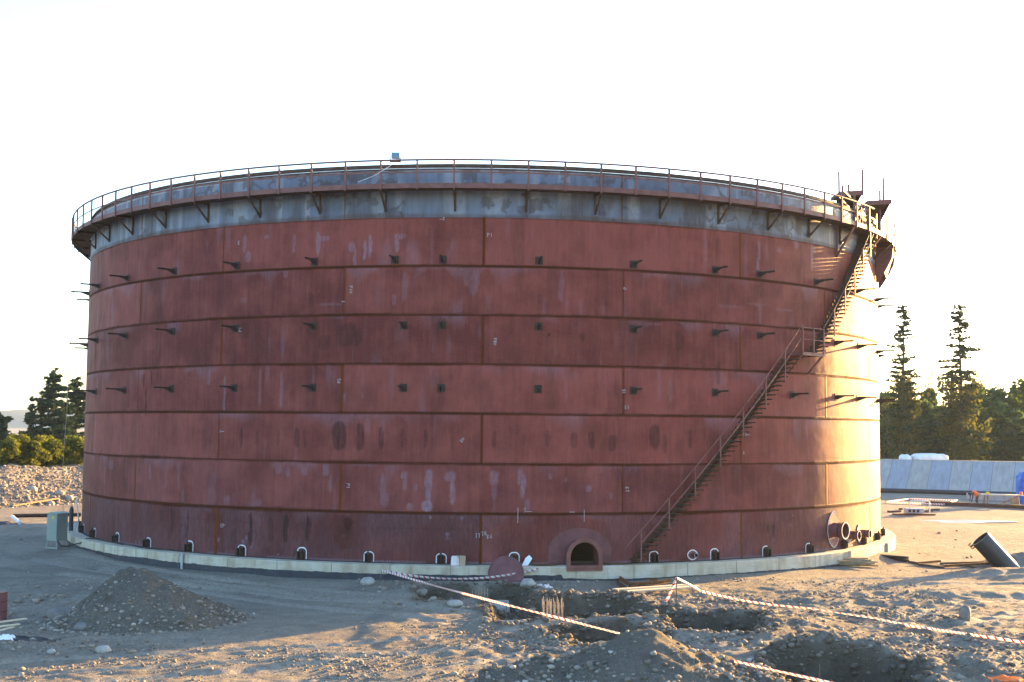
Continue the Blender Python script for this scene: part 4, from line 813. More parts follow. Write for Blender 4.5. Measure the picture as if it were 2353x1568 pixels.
# drain pipe on the ring, gas bottle
a, _ = oncyl(418, 1290, RF+.07); P = np.array(pol(RF+.07, a, -.75))+zz_
dp_ = thing('vent_pipe', 'short grey vertical pipe fixed to the foundation face', 'pipe', tuple(P)); obj('pipe', MB().tube([P, P+np.array((0, 0, .80))], .055, 10), M['galv'], dp_, smooth=50)
obj('wire_loop', MB().tube([P+np.array((-.03, -.03, .78)), P+np.array((-.12, -.03, .66)), P+np.array((-.15, -.03, .42)), P+np.array((-.05, -.03, .12))], .008, 5), M['black'], dp_)
for px, lab, m_ in ((186, 'dark gas bottle standing on the ledge at the left edge of the tank', 'bitumen'),):
    P = np.array(pol(R+.52, -69.5, -.014))+zz_; gb = thing('gas_bottle', lab, 'gas bottle', tuple(P))
    obj('body', MB().tube([P, P+np.array((0, 0, 1.05)), P+np.array((0, 0, 1.18)), P+np.array((0, 0, 1.24))], [.11, .11, .08, .035], 12), M[m_], gb, smooth=50); obj('valve', MB().tube([P+np.array((0, 0, 1.24)), P+np.array((0, 0, 1.36))], .03, 8), M['galv'], gb)
    hp = [np.array(pol(R+.25, -68.6, z))+zz_+np.array((.06*math.sin(z*3), 0, 0)) for z in np.linspace(0.0, 1.75, 12)]; tag(obj('white_hose', MB().tube(hp, .03, 6), M['pvc'], None, tuple(hp[0]), smooth=60), 'white hose rising beside the gas bottle at the tank edge', 'hose')
# ------------------------------------------------------------------ electrical cabinet
P = gp(130, 1259); cab = thing('electrical_cabinet', 'grey green electrical cabinet on legs standing left of the tank', 'cabinet', tuple(P)); ra = rad(-24); Mr = np.array(Matrix.Rotation(ra, 3, 'Z')); ux, uy_ = Mr[:, 0], Mr[:, 1]; z = np.array((0, 0, 1.))
cw, cd, ch = .62, .72, 1.28; c0 = P+z*.36
obj('body', MB().box(c0+z*ch/2, (cw, cd, ch), Mr), M['cab'], cab, bevel=.012)
obj('roof', MB().prism([(-cw/2-.04, 0), (cw/2+.04, 0), (cw/2+.04, .03), (0, .10), (-cw/2-.04, .03)], c0+z*(ch+.002), ux, z, uy_, -cd/2-.05, cd/2+.05), M['cab'], cab)
dr = obj('door', MB().box(c0+z*(ch/2+.02)-uy_*(cd/2+.008), (cw-.05, .016, ch-.12), Mr), M['cab'], cab); obj('warning_sticker', MB().box(c0+z*(ch-.16)-uy_*(cd/2+.018)+ux*.06, (.11, .004, .13), Mr), M['yellow'], cab); obj('handle', MB().box(c0+z*.62-uy_*(cd/2+.03)+ux*.22, (.03, .03, .12), Mr), M['black'], dr)
for sx in (-1, 1):
    for sy in (-1, 1): obj('leg', MB().beam(c0+ux*sx*(cw/2-.05)+uy_*sy*(cd/2-.05), P+ux*sx*(cw/2+.03)+uy_*sy*(cd/2)-z*.05, .05, .05), M['cab'], cab)
obj('foot_rail', MB().beam(P-ux*.36-uy_*cd/2+z*.02, P+ux*.36-uy_*cd/2+z*.02, .05, .05), M['cab'], cab)
cb_ = [c0+z*.05-uy_*.1, P+z*.2+ux*.3, P+ux*.9+z*.03+uy_*.2]; q = np.array(pol(RF+.05, -57, -.2))+zz_
cbl = [c0+z*.02, P+ux*.25+z*.10, P+ux*.55+z*.06+uy_*.3, (P+q)/2+z*.0+np.array((0, 0, .0)), q, q+np.array((.25, .1, .22)), np.array(pol(R+.3, -55, .03))+zz_, np.array(pol(R+.3, -48, .03))+zz_]
tag(obj('power_cable', MB().tube(cbl, .03, 6), M['black'], None, tuple(cbl[0]), smooth=60), 'black cable running from the electrical cabinet onto the foundation', 'cable')
cbl = [np.array(pol(R+.30+.05*math.sin(a*.4), a, .012+.03*max(0, math.sin(a*.8))))+zz_ for a in np.arange(-47.5, -36.5, .4)]
tag(obj('power_cable', MB().tube(cbl, .022, 6), M['black'], None, tuple(cbl[0]), smooth=60), 'black cable lying along the tank foot between anchor chairs at left', 'cable')
# ------------------------------------------------------------------ steel, timber, pipes lying about
def lying(name, x1, y1, x2, y2, w, h, m_, label, cat, lift=0., group=None):
    a = gp(x1, y1); b = gp(x2, y2); a[2] += h/2+lift; b[2] += h/2+lift; c = (a+b)/2
    return tag(obj(name, MB().beam(a, b, w, h), M[m_], None, (c[0], c[1], min(a[2], b[2])-h/2), bevel=.006 if w > .05 else 0), label, cat, group)
def angle(name, x1, y1, x2, y2, w, m_, label, lift=0., group=None):
    a = gp(x1, y1); b = gp(x2, y2); a[2] += lift; b[2] += lift; d = b-a; L = np.linalg.norm(d); d /= L; s = np.cross(d, (0, 0, 1)); s /= np.linalg.norm(s); u = np.cross(s, d)
    t = .018; mb = MB().prism([(0, 0), (w, 0), (w, t), (t, t), (t, w), (0, w)], a, s, u, d, 0, L); c = (a+b)/2
    return tag(obj(name, mb, M[m_], None, (c[0], c[1], min(a[2], b[2]))), label, 'steel profile', group)
g = 'steel profiles by the doorway'
angle('steel_profile', 1397, 1328, 1440, 1357, .115, 'steel_dark', 'dark steel profile with an end nearest the tank left of the boards', .04, g)
angle('steel_profile', 1406, 1326, 1447, 1353, .115, 'rust', 'rusty steel profile with orange end stacked on the left of the profile pile', .14, g)
angle('steel_profile', 1424, 1334, 1512, 1336, .115, 'rust', 'straight red brown steel profile lying behind the rest of the pile', .0, g)
angle('steel_profile', 1445, 1352, 1532, 1356, .115, 'steel_dark', 'dark steel profile resting across the middle of the profile pile', .06, g)
angle('steel_profile', 1448, 1356, 1525, 1351, .115, 'rust', 'rusty steel profile crossing over the dark one beside the boards', .16, g)
angle('steel_profile', 1495, 1352, 1541, 1343, .13, 'rust', 'short rusty steel profile at the right end of the profile pile', .10, g)
lying('timber_board', 1412, 1367, 1572, 1356, .26, .05, 'wood', 'pale new timber board lying nearest the steel profiles', 'board', .16, 'pale timber boards')
lying('timber_board', 1442, 1371, 1606, 1359, .26, .05, 'wood', 'pale new timber board in front, touching the tape stake', 'board', .16, 'pale timber boards')
P = gp(1948, 1300)
for i in range(16):
    a = rad(-18+random.uniform(-16, 16)); L = random.uniform(1.5, 2.5); c = P+np.array((random.uniform(-.35, .35), random.uniform(-.5, .5), .06+.045*(i % 6))); d = np.array((math.cos(a), math.sin(a)*1.2, random.uniform(-.06, .06)))*L/2
    t = tag(obj('timber_batten', MB().beam(c-d, c+d, .09, .06), M['wood_old'], None, tuple(c-np.array((0, 0, .03)))), 'weathered timber batten in the loose pile below the large nozzle', 'timber', 'battens piled below the large nozzle')
for i, (dy, dz) in enumerate(((0, 0), (.17, 0), (.34, 0), (.085, .13), (.25, .13))):
    a = gp(1980, 1284)+np.array((0, dy*1.2, dz+.08)); b = gp(2087, 1293)+np.array((0, dy*1.2, dz+.08)); tag(obj('steel_channel', MB().beam(a, b, .15, .11), M['black'], None, tuple((a+b)/2-np.array((0, 0, .055)))), 'black steel channel in the neat bundle right of the batten pile', 'steel profile', 'black channels bundled right of the battens')
g = 'rusty bars near the buried pipe'
lying('steel_bar', 2088, 1293, 2120, 1298, .10, .09, 'steel_dark', 'short dark steel bar joining the channel bundle and the long bars', 'steel profile', 0, g)
lying('steel_bar', 2105, 1299, 2160, 1294, .12, .10, 'rust', 'rusty steel bar angled up to the right beside the channel bundle', 'steel profile', .04, g)
lying('steel_bar', 2112, 1300, 2168, 1307, .12, .10, 'steel_dark', 'dark steel bar angled toward the camera beside the channel bundle', 'steel profile', .0, g)
lying('steel_bar', 2164, 1305, 2275, 1298, .12, .10, 'rust', 'long rusty steel bar in front, reaching toward the black pipe', 'steel profile', .02, g)
lying('steel_bar', 2160, 1297, 2262, 1294, .09, .08, 'steel_dark', 'long dark steel bar behind, reaching toward the black pipe', 'steel profile', 0, g)
lying('steel_bar', 2190, 1296, 2240, 1306, .08, .07, 'steel_dark', 'thin dark steel bar crossing under the long rusty bar', 'steel profile', 0, g)
# buried black pipe
b = gp(2312, 1302); ax = np.array((-.62, .10, .70)); ax /= np.linalg.norm(ax); e = b+ax*1.62; s_ = b-ax*.7
pp = thing('plastic_pipe', 'fat black pipe sticking out of the ground at a slant', 'pipe', tuple(b))
x = np.cross(ax, (0, 1, 0)); x /= np.linalg.norm(x); y = np.cross(ax, x); cc = [(.44*math.cos(t), .44*math.sin(t)) for t in np.linspace(0, 2*PI, 41)[:-1]]
obj('barrel', MB().hoop(cc, [(p*.93, q*.93) for p, q in cc], s_, x, y, ax, 0, np.linalg.norm(e-s_)), M['plastic_black'], pp, smooth=40)
obj('end_band', MB().hoop([(p*1.025, q*1.025) for p, q in cc], [(p*1.004, q*1.004) for p, q in cc], e, x, y, ax, -.10, -.02), M['plastic_black'], pp, smooth=40)
lg = MB(); sd = np.cross(ax, (0, -1, 0)); sd = sd/np.linalg.norm(sd); sd = sd if sd[0] < 0 else -sd
for k in (-.12, .02): lg.tube([e+sd*.44+ax*k, e+sd*.58+ax*(k+.02), e+sd*.60+ax*(k+.10), e+sd*.46+ax*(k+.12)], .025, 6)
obj('lifting_lug', lg, M['rust'], pp)
# lower-left clutter
P = gp(20, 1446); g = 'pale timber planks at the lower left'
for i, (x1, y1, x2, y2, lb) in enumerate(((-30, 1443, 60, 1431, 'pale timber plank on top at the lower left edge'), (-30, 1449, 44, 1440, 'pale timber plank in the middle of the lower left pile'), (-25, 1458, 30, 1443, 'pale timber plank lowest and nearest in the lower left pile'))): lying('timber_plank', x1, y1, x2, y2, .12, .04, 'wood', lb, 'plank', .05*(2-i), g)
P = gp(-8, 1425); dr = thing('steel_drum', 'rusty upright drum cut by the left edge of the photo', 'drum', tuple(P)); obj('body', MB().tube([P-np.array((0, 0, .05)), P+np.array((0, 0, .86))], .29, 20), M['plate'], dr, smooth=40)
for zz in (.28, .58, .84): obj('hoop', MB().tube([P+np.array((.30*math.cos(t), .30*math.sin(t), zz)) for t in np.linspace(0, 2*PI, 24)], .014, 5), M['rust'], dr)
def crumple(name, px, py, sx, sy, h, m_, label, cat, seed=1):
    P = gp(px, py); n = 26; u = np.linspace(-1, 1, n); U_, V_ = np.meshgrid(u, u)
    Xc = P[0]+U_*sx*(1+.2*fbm(V_*1.5, U_*0+seed, 2, 2)); Yc = P[1]+V_*sy*(1+.2*fbm(U_*1.5, V_*0+seed, 2, 3)); Zc = Hh(Xc, Yc)+.012+h*np.abs(fbm(U_*2+seed, V_*2, 3, seed))*(1-np.maximum(U_**2, V_**2))
    ii = (np.arange(n-1)[:, None]*n+np.arange(n-1)).ravel(); o = npmesh(name, np.stack([Xc.ravel(), Yc.ravel(), Zc.ravel()], 1), np.stack([ii, ii+1, ii+n+1, ii+n], 1), M[m_], None, tuple(P), True)
    s = o.modifiers.new('solid', 'SOLIDIFY'); s.thickness = .006
    return tag(o, label, cat)
crumple('plastic_sheet', 55, 1469, .9, .28, .12, 'black', 'crumpled black plastic sheet on the ground at the lower left', 'plastic sheet', 2)
crumple('paper_scrap', 8, 1470, .35, .22, .25, 'sheet', 'white crumpled scrap beside the black plastic at the lower left', 'litter', 3)
crumple('orange_cloth', 2316, 1560, .45, .2, .2, 'orange', 'bright orange cloth on the ground at the lower right corner', 'cloth', 4)
crumple('paper_scrap', 1252, 1350, .32, .2, .22, 'sack', 'pinkish white crumpled scrap right of the pale boulder by the cover', 'litter', 5)
crumple('dark_tarpaulin', 10, 1203, 1.4, .9, .3, 'cloth', 'dark tarpaulin spread on the ground at the left edge', 'tarpaulin', 6)
a, b = gp(28, 1198), gp(46, 1206); tag(obj('pipe_offcut', MB().tube([a+np.array((0, 0, .28)), b+np.array((0, 0, .1))], .11, 10), M['pvc'], None, tuple(b), smooth=50), 'white pipe offcut lying on the dark tarpaulin at left', 'pipe')
a, b = gp(30, 1190), gp(185, 1187); tag(obj('steel_pipe', MB().tube([a+np.array((0, 0, .12)), b+np.array((0, 0, .12))], .13, 10), M['steel_dark'], None, tuple(a), smooth=50), 'long dark pipe lying on the ground in front of the gravel bank', 'pipe')
a, b = gp(1245, 1325), gp(1270, 1322); lying('timber_offcut', 1268, 1330, 1290, 1328, .10, .04, 'wood', 'small pale offcut on the ground left of the doorway', 'timber')
a = np.array([gp(1810, 1310)+np.array((0, 0, .05)), gp(1840, 1309)+np.array((0, 0, .06)), gp(1880, 1304)+np.array((0, 0, .05)), gp(1930, 1302)+np.array((0, 0, .05))]); 
lying('timber_pole', 1795, 1313, 1850, 1307, .09, .07, 'wood_old', 'thin pale pole lying in the shade left of the batten pile', 'timber')
# ------------------------------------------------------------------ footings with starter bars
def footing(px, py, zt, w, dp, label, rx, n, hh, rw=.55, rot=0.):
    P = onz(px, py, zt); t = thing('concrete_footing', label, 'footing', tuple(P-np.array((0, 0, .45))), 'footings in the pits'); Mr = np.array(Matrix.Rotation(rot, 3, 'Z'))
    obj('slab', MB().box(P-np.array((0, 0, .22)), (w, dp, .44), Mr), M['slabc'], t, bevel=.015)
    Q = onz(rx, py, zt)
    for k in range(n):
        q = Q+np.array(((k % 6-2.5)*rw/5, (k//6)*.38-.18, -.1)); obj('starter_bar', MB().tube([q, q+np.array((random.uniform(-.02, .02), 0, hh*random.uniform(.85, 1.05)+.1))], .0115, 5), M['steelrod'], t)
    for zz in (.18, .42):
        obj('stirrup', MB().tube([Q+np.array((a_*rw/2, b_*.2, zz*hh*1.6)) for a_, b_ in ((-1, -1), (1, -1), (1, 1), (-1, 1), (-1, -1))], .007, 4), M['steelrod'], t)
footing(1098, 1387, -.98, 2.3, 1.9, 'concrete footing with starter bars in the pit nearest the tank', 1103, 12, .55)
footing(1258, 1432, -.98, 3.0, 1.2, 'concrete footing with a tall cage of bars in the middle pit', 1270, 18, .80, .62)
footing(1560, 1468, -1.25, 1.4, 1.0, 'footing with short bars showing just behind the foreground heap', 1558, 10, .62, .42)
footing(1790, 1564, -1.15, 1.9, .9, 'concrete footing with bars at the bottom edge in the nearest pit', 1800, 12, .62, .5)
# ------------------------------------------------------------------ barrier tape
def tape(label, pts, wd=.085, twist=1.0, seed=0, name='barrier_tape', part=False):
    P = np.array(pts, float); d = np.r_[0, np.cumsum(np.linalg.norm(np.diff(P, axis=0), axis=1))]; n = max(10, int(d[-1]/.08)); s = np.linspace(0, d[-1], n)
    Q = np.stack([np.interp(s, d, P[:, i]) for i in range(3)], 1)
    for _ in range(2):
        Q[1:-1] = .25*Q[:-2]+.5*Q[1:-1]+.25*Q[2:]
    T = np.gradient(Q, axis=0); T /= np.linalg.norm(T, axis=1)[:, None]; a = .15+twist*.8*fbm(s*.35+seed*7, s*0+seed, 2, 5)*2
    side = np.cross(T, (0, 0, 1)); side /= np.linalg.norm(side, axis=1)[:, None]; up = np.cross(side, T); w = np.cos(a)[:, None]*up+np.sin(a)[:, None]*side; nn = np.cross(T, w)
    V = np.concatenate([Q-w*wd/2, Q+w*wd/2]); ii = np.arange(n-1); Fq = np.stack([ii, ii+1, ii+n+1, ii+n], 1)
    o = npmesh(name, V, Fq, M['tape'], None, tuple(P[0]), True); uv = o.data.uv_layers.new(name='len'); U = np.stack([np.r_[s, s], np.r_[s*0, s*0+1]], 1)[Fq.ravel()]; uv.data.foreach_set('uv', U.astype(np.float32).ravel())
    m = o.modifiers.new('solid', 'SOLIDIFY'); m.thickness = .004
    return o if part else tag(o, label, 'barrier tape', 'red and white barrier tapes')
def stake(px, py, h, label, lean=(0, 0), r=.012):
    P = gp(px, py); t = P+np.array((lean[0], lean[1], h)); tag(obj('tape_stake', MB().tube([P-np.array((0, 0, .15)), t], r, 6), M['wire'], None, tuple(P)), label, 'stake', 'thin stakes holding the tape'); return t
t1 = stake(870, 1349, .62, 'thin stake at the far end of the tapes left of the cover', (.12, .02))
t2 = stake(1163, 1437, .72, 'thin stake in front of the middle pit', (0, 0))
t3 = stake(1553, 1402, 1.02, 'stake carrying the tape by the pale boards', (.03, 0), .016)
t4 = stake(1884, 1590, .62, 'stake by the nearest pit at the bottom edge')
A1 = onz(1163, 1390, t2[2]-.1)
tape('long tape running from the far stake past the foreground heap', [t1, onz(1000, 1347, -.07), A1, onz(1310, 1427, -.17), onz(1450, 1463, -.20), onz(1580, 1495, -.20), onz(1750, 1534, -.18), onz(1900, 1568, -.15), onz(2000, 1592, -.15)], .08, .8, 1)
rE = np.array(pol(RF+.03, oncyl(1235, 1310, RF)[0], -.10))+zz_
mid = lambda t, s: t1*(1-t)+rE*t-np.array((0, 0, s*4*t*(1-t)))
tape('slack tape sagging between the far stake and the foundation', [mid(t, .36) for t in np.linspace(0, 1, 14)], .09, .6, 2)
lo = gp(1512, 1412); 
tape('short tape dropping from the stake by the boards to the rim of the middle pit', [lo+np.array((0, 0, .1)), (lo+t3)/2+np.array((0, 0, -.1)), t3], .09, 1.2, 3)
tape('tape sagging from the stake by the boards down to the ground at right', [t3, onz(1610, 1359, -.02), onz(1700, 1379, -.15), onz(1780, 1391, -.25), onz(1860, 1398, -.33), onz(1950, 1412, -.42), gp(2010, 1428)+np.array((0, 0, .10)), gp(2090, 1443)+np.array((0, 0, .06)), gp(2150, 1455)+np.array((0, 0, .10)), gp(2250, 1472)+np.array((0, 0, .13)), gp(2353, 1489)+np.array((0, 0, .15)), gp(2450, 1505)+np.array((0, 0, .12))], .085, .9, 4)
stake(2255, 1476, .25, 'short stake tying the tape near the dark pointed stone', (.03, 0))
# ------------------------------------------------------------------ right background
fa = onz(2015, 1131, -.62); d = np.array((.89, -.456, 0)); bk = np.array((.456, .89, 0)); s0_, s1_ = -16, 34; run, rise = 5.4, 3.12
bd = thing('concrete_bund', 'long sloped concrete bund of alternating grey and beige panels', 'bund wall', (fa[0], fa[1], -.62))
n = 60; V = []
for i in range(n+1):
    s = s0_+(s1_-s0_)*i/n; p = fa+d*s
    for t, z in ((0, -.9), (0, -.62), (run, rise-.62), (run+1.6, rise-.62), (run+1.6, -.9)): V.append(p+bk*t+np.array((0, 0, z-p[2])))
Fs = [(5*i+k, 5*(i+1)+k, 5*(i+1)+(k+1), 5*i+k+1) for i in range(n) for k in range(4)]+[(0, 1, 2, 3, 4), tuple(5*n+k for k in (4, 3, 2, 1, 0))]
bo_ = obj('panels', MB().add(V, Fs), M['bund'], bd); uv = bo_.data.uv_layers.new(name='len')
co = np.array([v.co[:] for v in bo_.data.vertices])
for lp in bo_.data.loops: c = co[lp.vertex_index]; uv.data[lp.index].uv = (float(c@d)+50, float(c@bk))
obj('coping', MB().beam(fa+d*s0_+bk*(run+.3)+np.array((0, 0, rise+.02)), fa+d*s1_+bk*(run+.3)+np.array((0, 0, rise+.02)), .5, .07), M['concrete'], bd)
pa, pb = fa+d*-15-bk*.5+np.array((0, 0, .2)), fa+d*33-bk*.5+np.array((0, 0, .2)); tag(obj('black_pipeline', MB().tube([pa+(pb-pa)*t for t in np.linspace(0, 1, 30)], .24, 12), M['plastic_black'], None, tuple(pa), smooth=50), 'long black pipeline along the foot of the concrete bund', 'pipe')
# white sheeted stack behind the bund
def lump(name, c, sx, sy, sz, m_, label, cat, seed, sqr=.7):
    V = I3V.copy(); Vn = V/np.linalg.norm(V, axis=1)[:, None]; k = 1+.10*np.abs(fbm(Vn[:, 0]*6+seed, Vn[:, 1]*5+Vn[:, 2]*6, 3, 5))+.26*fbm(Vn[:, 0]*2+seed, Vn[:, 1]*2+Vn[:, 2]*2, 3, seed); V = np.sign(V)*np.abs(V)**sqr*k[:, None]*np.array((sx, sy, sz))+np.array(c)
    return tag(npmesh(name, V, I3F, M[m_], None, tuple(c), True), label, cat)
for (x0, x1, yy, lab, sd) in ((2069, 2091, 1052, 'small white sheeted bundle behind the bund beside the left tall conifer', 1), (2095, 2176, 1050, 'long white sheeted stack behind the bund between the tall conifers', 2)):
    a, b = onY(x0, yy, 133), onY(x1, yy, 133); lump('sheeted_stack', (a+b)/2+np.array((0, 0, -.2)), abs(b[0]-a[0])/2, 1., .55, 'sheet', lab, 'stack', sd)
# tape enclosure
crn = [onz(2036, 1157, -.62), onz(2168, 1163, -.62), onz(2200, 1154, -.62), onz(2090, 1150, -.62)]
en = thing('tape_enclosure', 'white and red tape strung round four stakes in the far yard', 'barrier', tuple(crn[0]))
hi = [c+np.array((0, 0, .12 if i else .1)) for i, c in enumerate(crn)]
for i in range(4):
    obj('stake', MB().tube([crn[i]-np.array((0, 0, .2)), hi[i]+np.array((0, 0, .12))], .04, 6), M['wood_old'], en)
    a, b = hi[i], hi[(i+1) % 4]; o = tape(None, [a+(b-a)*t for t in np.linspace(0, 1, 8)], .15, .1, i, 'tape', True); o.parent = en; o.location = Vector(tuple(a-crn[0]))
# little machine on skids
P = onz(2100, 1184, -.62); gn = thing('generator', 'small white machine with a tubular frame on a dark skid', 'generator', tuple(P))
obj('body', MB().box(P+np.array((0, 0, .32)), (1.3, .7, .36)), M['galv'], gn, bevel=.03); obj('skid', MB().box(P+np.array((0, 0, .06)), (3.0, .5, .10)), M['rust'], gn)
Pf = P+np.array((.35, 0, .2)); obj('frame', MB().tube([Pf+np.array(q) for q in ((-.75, -.3, 0), (-.75, -.3, .75), (-.68, -.3, .84), (.6, -.3, .84), (.7, -.3, .75), (.7, -.3, 0))], .05, 8), M['pvc'], gn, smooth=50)
for k in range(3): obj('vent', MB().box(P+np.array((-.42+.3*k, -.356, .32)), (.2, .02, .2)), M['black'], gn)
g = 'dark boards in the far yard'
for i, (x1, y1, x2, y2, lb) in enumerate(((2042, 1178, 2068, 1177, 'dark board lying left of the small white machine'), (2070, 1172, 2088, 1169, 'dark board behind the left side of the small white machine'), (2112, 1178, 2140, 1176, 'dark board lying right of the small white machine'), (2100, 1172, 2122, 1169, 'dark board directly behind the small white machine'), (2136, 1174, 2156, 1173, 'dark board furthest right of the small white machine'))): lying('timber_board', x1, y1, x2, y2, .3, .14, 'steel_dark', lb, 'board', 0, g)
lying('long_beam', 2130, 1160, 2400, 1173, .5, .32, 'steel_dark', 'very long dark beam lying across the far yard', 'beam')
lying('concrete_pipe', 2225, 1148, 2345, 1153, .7, .6, 'slabc', 'long grey pipe lying behind the bending worker', 'pipe')
# puddle, the sky's reflection painted in as a pale colour
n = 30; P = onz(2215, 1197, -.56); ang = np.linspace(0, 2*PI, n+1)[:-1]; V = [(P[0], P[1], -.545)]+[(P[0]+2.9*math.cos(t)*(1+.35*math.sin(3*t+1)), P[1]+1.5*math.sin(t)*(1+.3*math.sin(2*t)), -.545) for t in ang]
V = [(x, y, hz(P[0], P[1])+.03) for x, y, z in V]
pud = obj('puddle', MB().add(V, [(0, 1+k, 1+(k+1) % n) for k in range(n)]), mat('puddle_sky_pale', [(.12, .115, .105), (.34, .325, .30)], .3, .6, .6), None, tuple(P)); tag(pud, 'shallow puddle on the far yard with sky reflection painted pale', kind='structure')
# workbench, helmet, tarp-covered stack
P = onz(2300, 1166, -.62); wb = thing('workbench', 'timber trestle workbench in the far yard at right', 'workbench', tuple(P)); ux = np.array((.97, -.24, 0)); z = np.array((0, 0, 1.))
obj('top', MB().beam(P-ux*1.5+z*1.0, P+ux*1.7+z*1.0, .9, .07), M['wood'], wb)
for s in (-1.2, 1.3):
    for t in (-.35, .35): obj('leg', MB().beam(P+ux*s+np.array((0, t, -.05)), P+ux*(s*.92)+np.array((0, t*.8, .96)), .09, .09), M['wood_old'], wb)
obj('brace', MB().beam(P+ux*-.2+z*.15, P+ux*1.2+z*.85, .08, .1), M['wood_old'], wb); obj('side_panel', MB().prism([(-.2, 0), (.55, 0), (.6, .9), (.1, .55)], P+ux*.6, ux, z, (0, 1, 0), -.4, -.36), M['wood_old'], wb)
h = P-ux*1.0+z*1.04; hm = thing('safety_helmet', 'yellow safety helmet on the workbench', 'helmet', tuple(h)); obj('shell', MB().rev([(.001, .0), (.17, .0), (.16, .10), (.11, .17), (.001, .2)], [30*i for i in range(13)], False), M['yellow'], hm, local=True); obj('brim', MB().rev([(.001, -.005), (.21, -.005), (.21, .012), (.001, .012)], [30*i for i in range(13)]), M['yellow'], hm, local=True)
h = P+ux*1.55+z*1.04; tag(obj('red_can', MB().tube([h, h+z*.22, h+z*.25], [.12, .12, .05], 10), M['orange'], None, tuple(h)), 'red can at the right end of the workbench', 'can')
P = onz(2358, 1158, -.62); lump('tarp_stack', P+np.array((.15, 0, 1.15)), .75, .8, 1.5, 'blue', 'stack under a bright blue tarpaulin at the right edge', 'tarpaulin', 4, .35)
# the worker, bending forward
P = onz(2246, 1163, -.62); wk_ = thing('person', 'worker in an orange vest bending forward in the far yard', 'person', tuple(P))
def skinned(name, verts, edges, radii, m_, parent, root=0):
    me = bpy.data.meshes.new(name); me.from_pydata([tuple(v) for v in verts], edges, []); o = link(name, me, m_, parent)
    sk_ = o.modifiers.new('skin', 'SKIN'); sk_.use_smooth_shade = True
    for i, r_ in enumerate(radii): me.skin_vertices[0].data[i].radius = (r_, r_)
    me.skin_vertices[0].data[root].use_root = True
    s = o.modifiers.new('sub', 'SUBSURF'); s.levels = 1; s.render_levels = 2
    return o
v = [(0, 0, .88), (-.10, 0, .98), (-.30, 0, 1.06), (-.46, 0, 1.04), (-.56, -.02, 1.00), (-.66, -.02, .95)]; e_ = [(0, 1), (1, 2), (2, 3), (3, 4), (4, 5)]; rr_ = [.15, .15, .16, .14, .06, .10]
v += [(-.76, -.02, .93)]; e_ += [(5, 6)]; rr_ += [.085]
for s in (-1, 1):
    b = len(v); v += [(.02, .11*s, .80), (-.06, .12*s, .46), (.06, .12*s, .08), (-.06, .13*s, .03)]; e_ += [(0, b), (b, b+1), (b+1, b+2), (b+2, b+3)]; rr_ += [.10, .07, .045, .04]
    b = len(v); v += [(-.44, .20*s, 1.0), (-.46, .24*s, .74), (-.54, .20*s, .50), (-.56, .19*s, .42)]; e_ += [(3, b), (b, b+1), (b+1, b+2), (b+2, b+3)]; rr_ += [.065, .05, .036, .036]
    for f in range(4): c = len(v); v += [(-.56-.02+.014*f, (.19+.02*f-.02)*s, .36), (-.57+.014*f, (.19+.02*f-.02)*s, .33-.006*abs(f-1.5))]; e_ += [(b+3, c), (c, c+1)]; rr_ += [.009, .008]
    c = len(v); v += [(-.60, .15*s, .40), (-.61, .14*s, .37)]; e_ += [(b+3, c), (c, c+1)]; rr_ += [.010, .009]
skinned('body', v, e_, rr_, M['cloth'], wk_)
skinned('vest', [(-.06, 0, .97), (-.18, 0, 1.03), (-.30, 0, 1.075), (-.44, 0, 1.05)], [(0, 1), (1, 2), (2, 3)], [.175, .185, .19, .17], M['orange'], wk_, 1)
obj('hair', MB().rev([(.001, -.02), (.095, -.02), (.10, .05), (.06, .105), (.001, .12)], [30*i for i in range(13)], False), M['black'], wk_, local=True, smooth=60).location = (-.68, -.02, .965)
# ------------------------------------------------------------------ left background: gravel bank
BF = np.array((-32.25, 90.3)); BD = np.array((.56, .828)); BB = np.array((-.828, .56))
def bankp(s_, t):
    prof = np.interp(t, [0, .04, .40, .62, .92, 1], [-.9, -.62, 2.0, 2.25, -.4, -.9])
    w_ = 13.5*t+.8*fbm(s_/5, t*0, 3, 3); x = BF[0]+BD[0]*s_+BB[0]*w_; y = BF[1]+BD[1]*s_+BB[1]*w_
    z = prof+sst(.03, .2, t)*(.30*fbm(s_/2.2, t*8, 4, 5)+.16*fbm(s_/.8, t*20, 3, 6))+.14*fbm(s_/9, t*0, 2, 8)
    return x, y, z
sb = np.linspace(-45, 60, 520); tb = np.linspace(0, 1, 60); Sb, Tb = np.meshgrid(sb, tb); Xb, Yb, Zb = bankp(Sb, Tb); m = len(sb); ii = (np.arange(len(tb)-1)[:, None]*m+np.arange(m-1)).ravel()
bank = npmesh('gravel_bank', np.stack([Xb.ravel(), Yb.ravel(), Zb.ravel()], 1), np.stack([ii, ii+m, ii+m+1, ii+1], 1), M['bank'], smooth=True); tag(bank, 'long stony gravel bank behind the left side of the tank', kind='structure')
n = 12000; s_ = rng.uniform(-16, 16, n); t = rng.uniform(.0, .46, n)**1.15; xq, yq, zq = bankp(s_, t); sz_ = .03+.13*rng.random(n)**3.4*(1.1-t)
bs = stones('bank_stones', np.stack([xq, yq, np.maximum(zq, -.62)+sz_*.35], 1), sz_); tag(bs, 'pale rounded stones covering the gravel bank', kind='stuff')
def onbank(px, t):
    d = ray(px, 1120)[:2]; A = np.array([[d[0], -BD[0]], [d[1], -BD[1]]]); w_ = 13.5*t; k = np.linalg.solve(A, BF+BB*w_); x, y, z = bankp(np.array([k[1]]), np.array([t])); return np.array((x[0], y[0], max(z[0], -.6)))
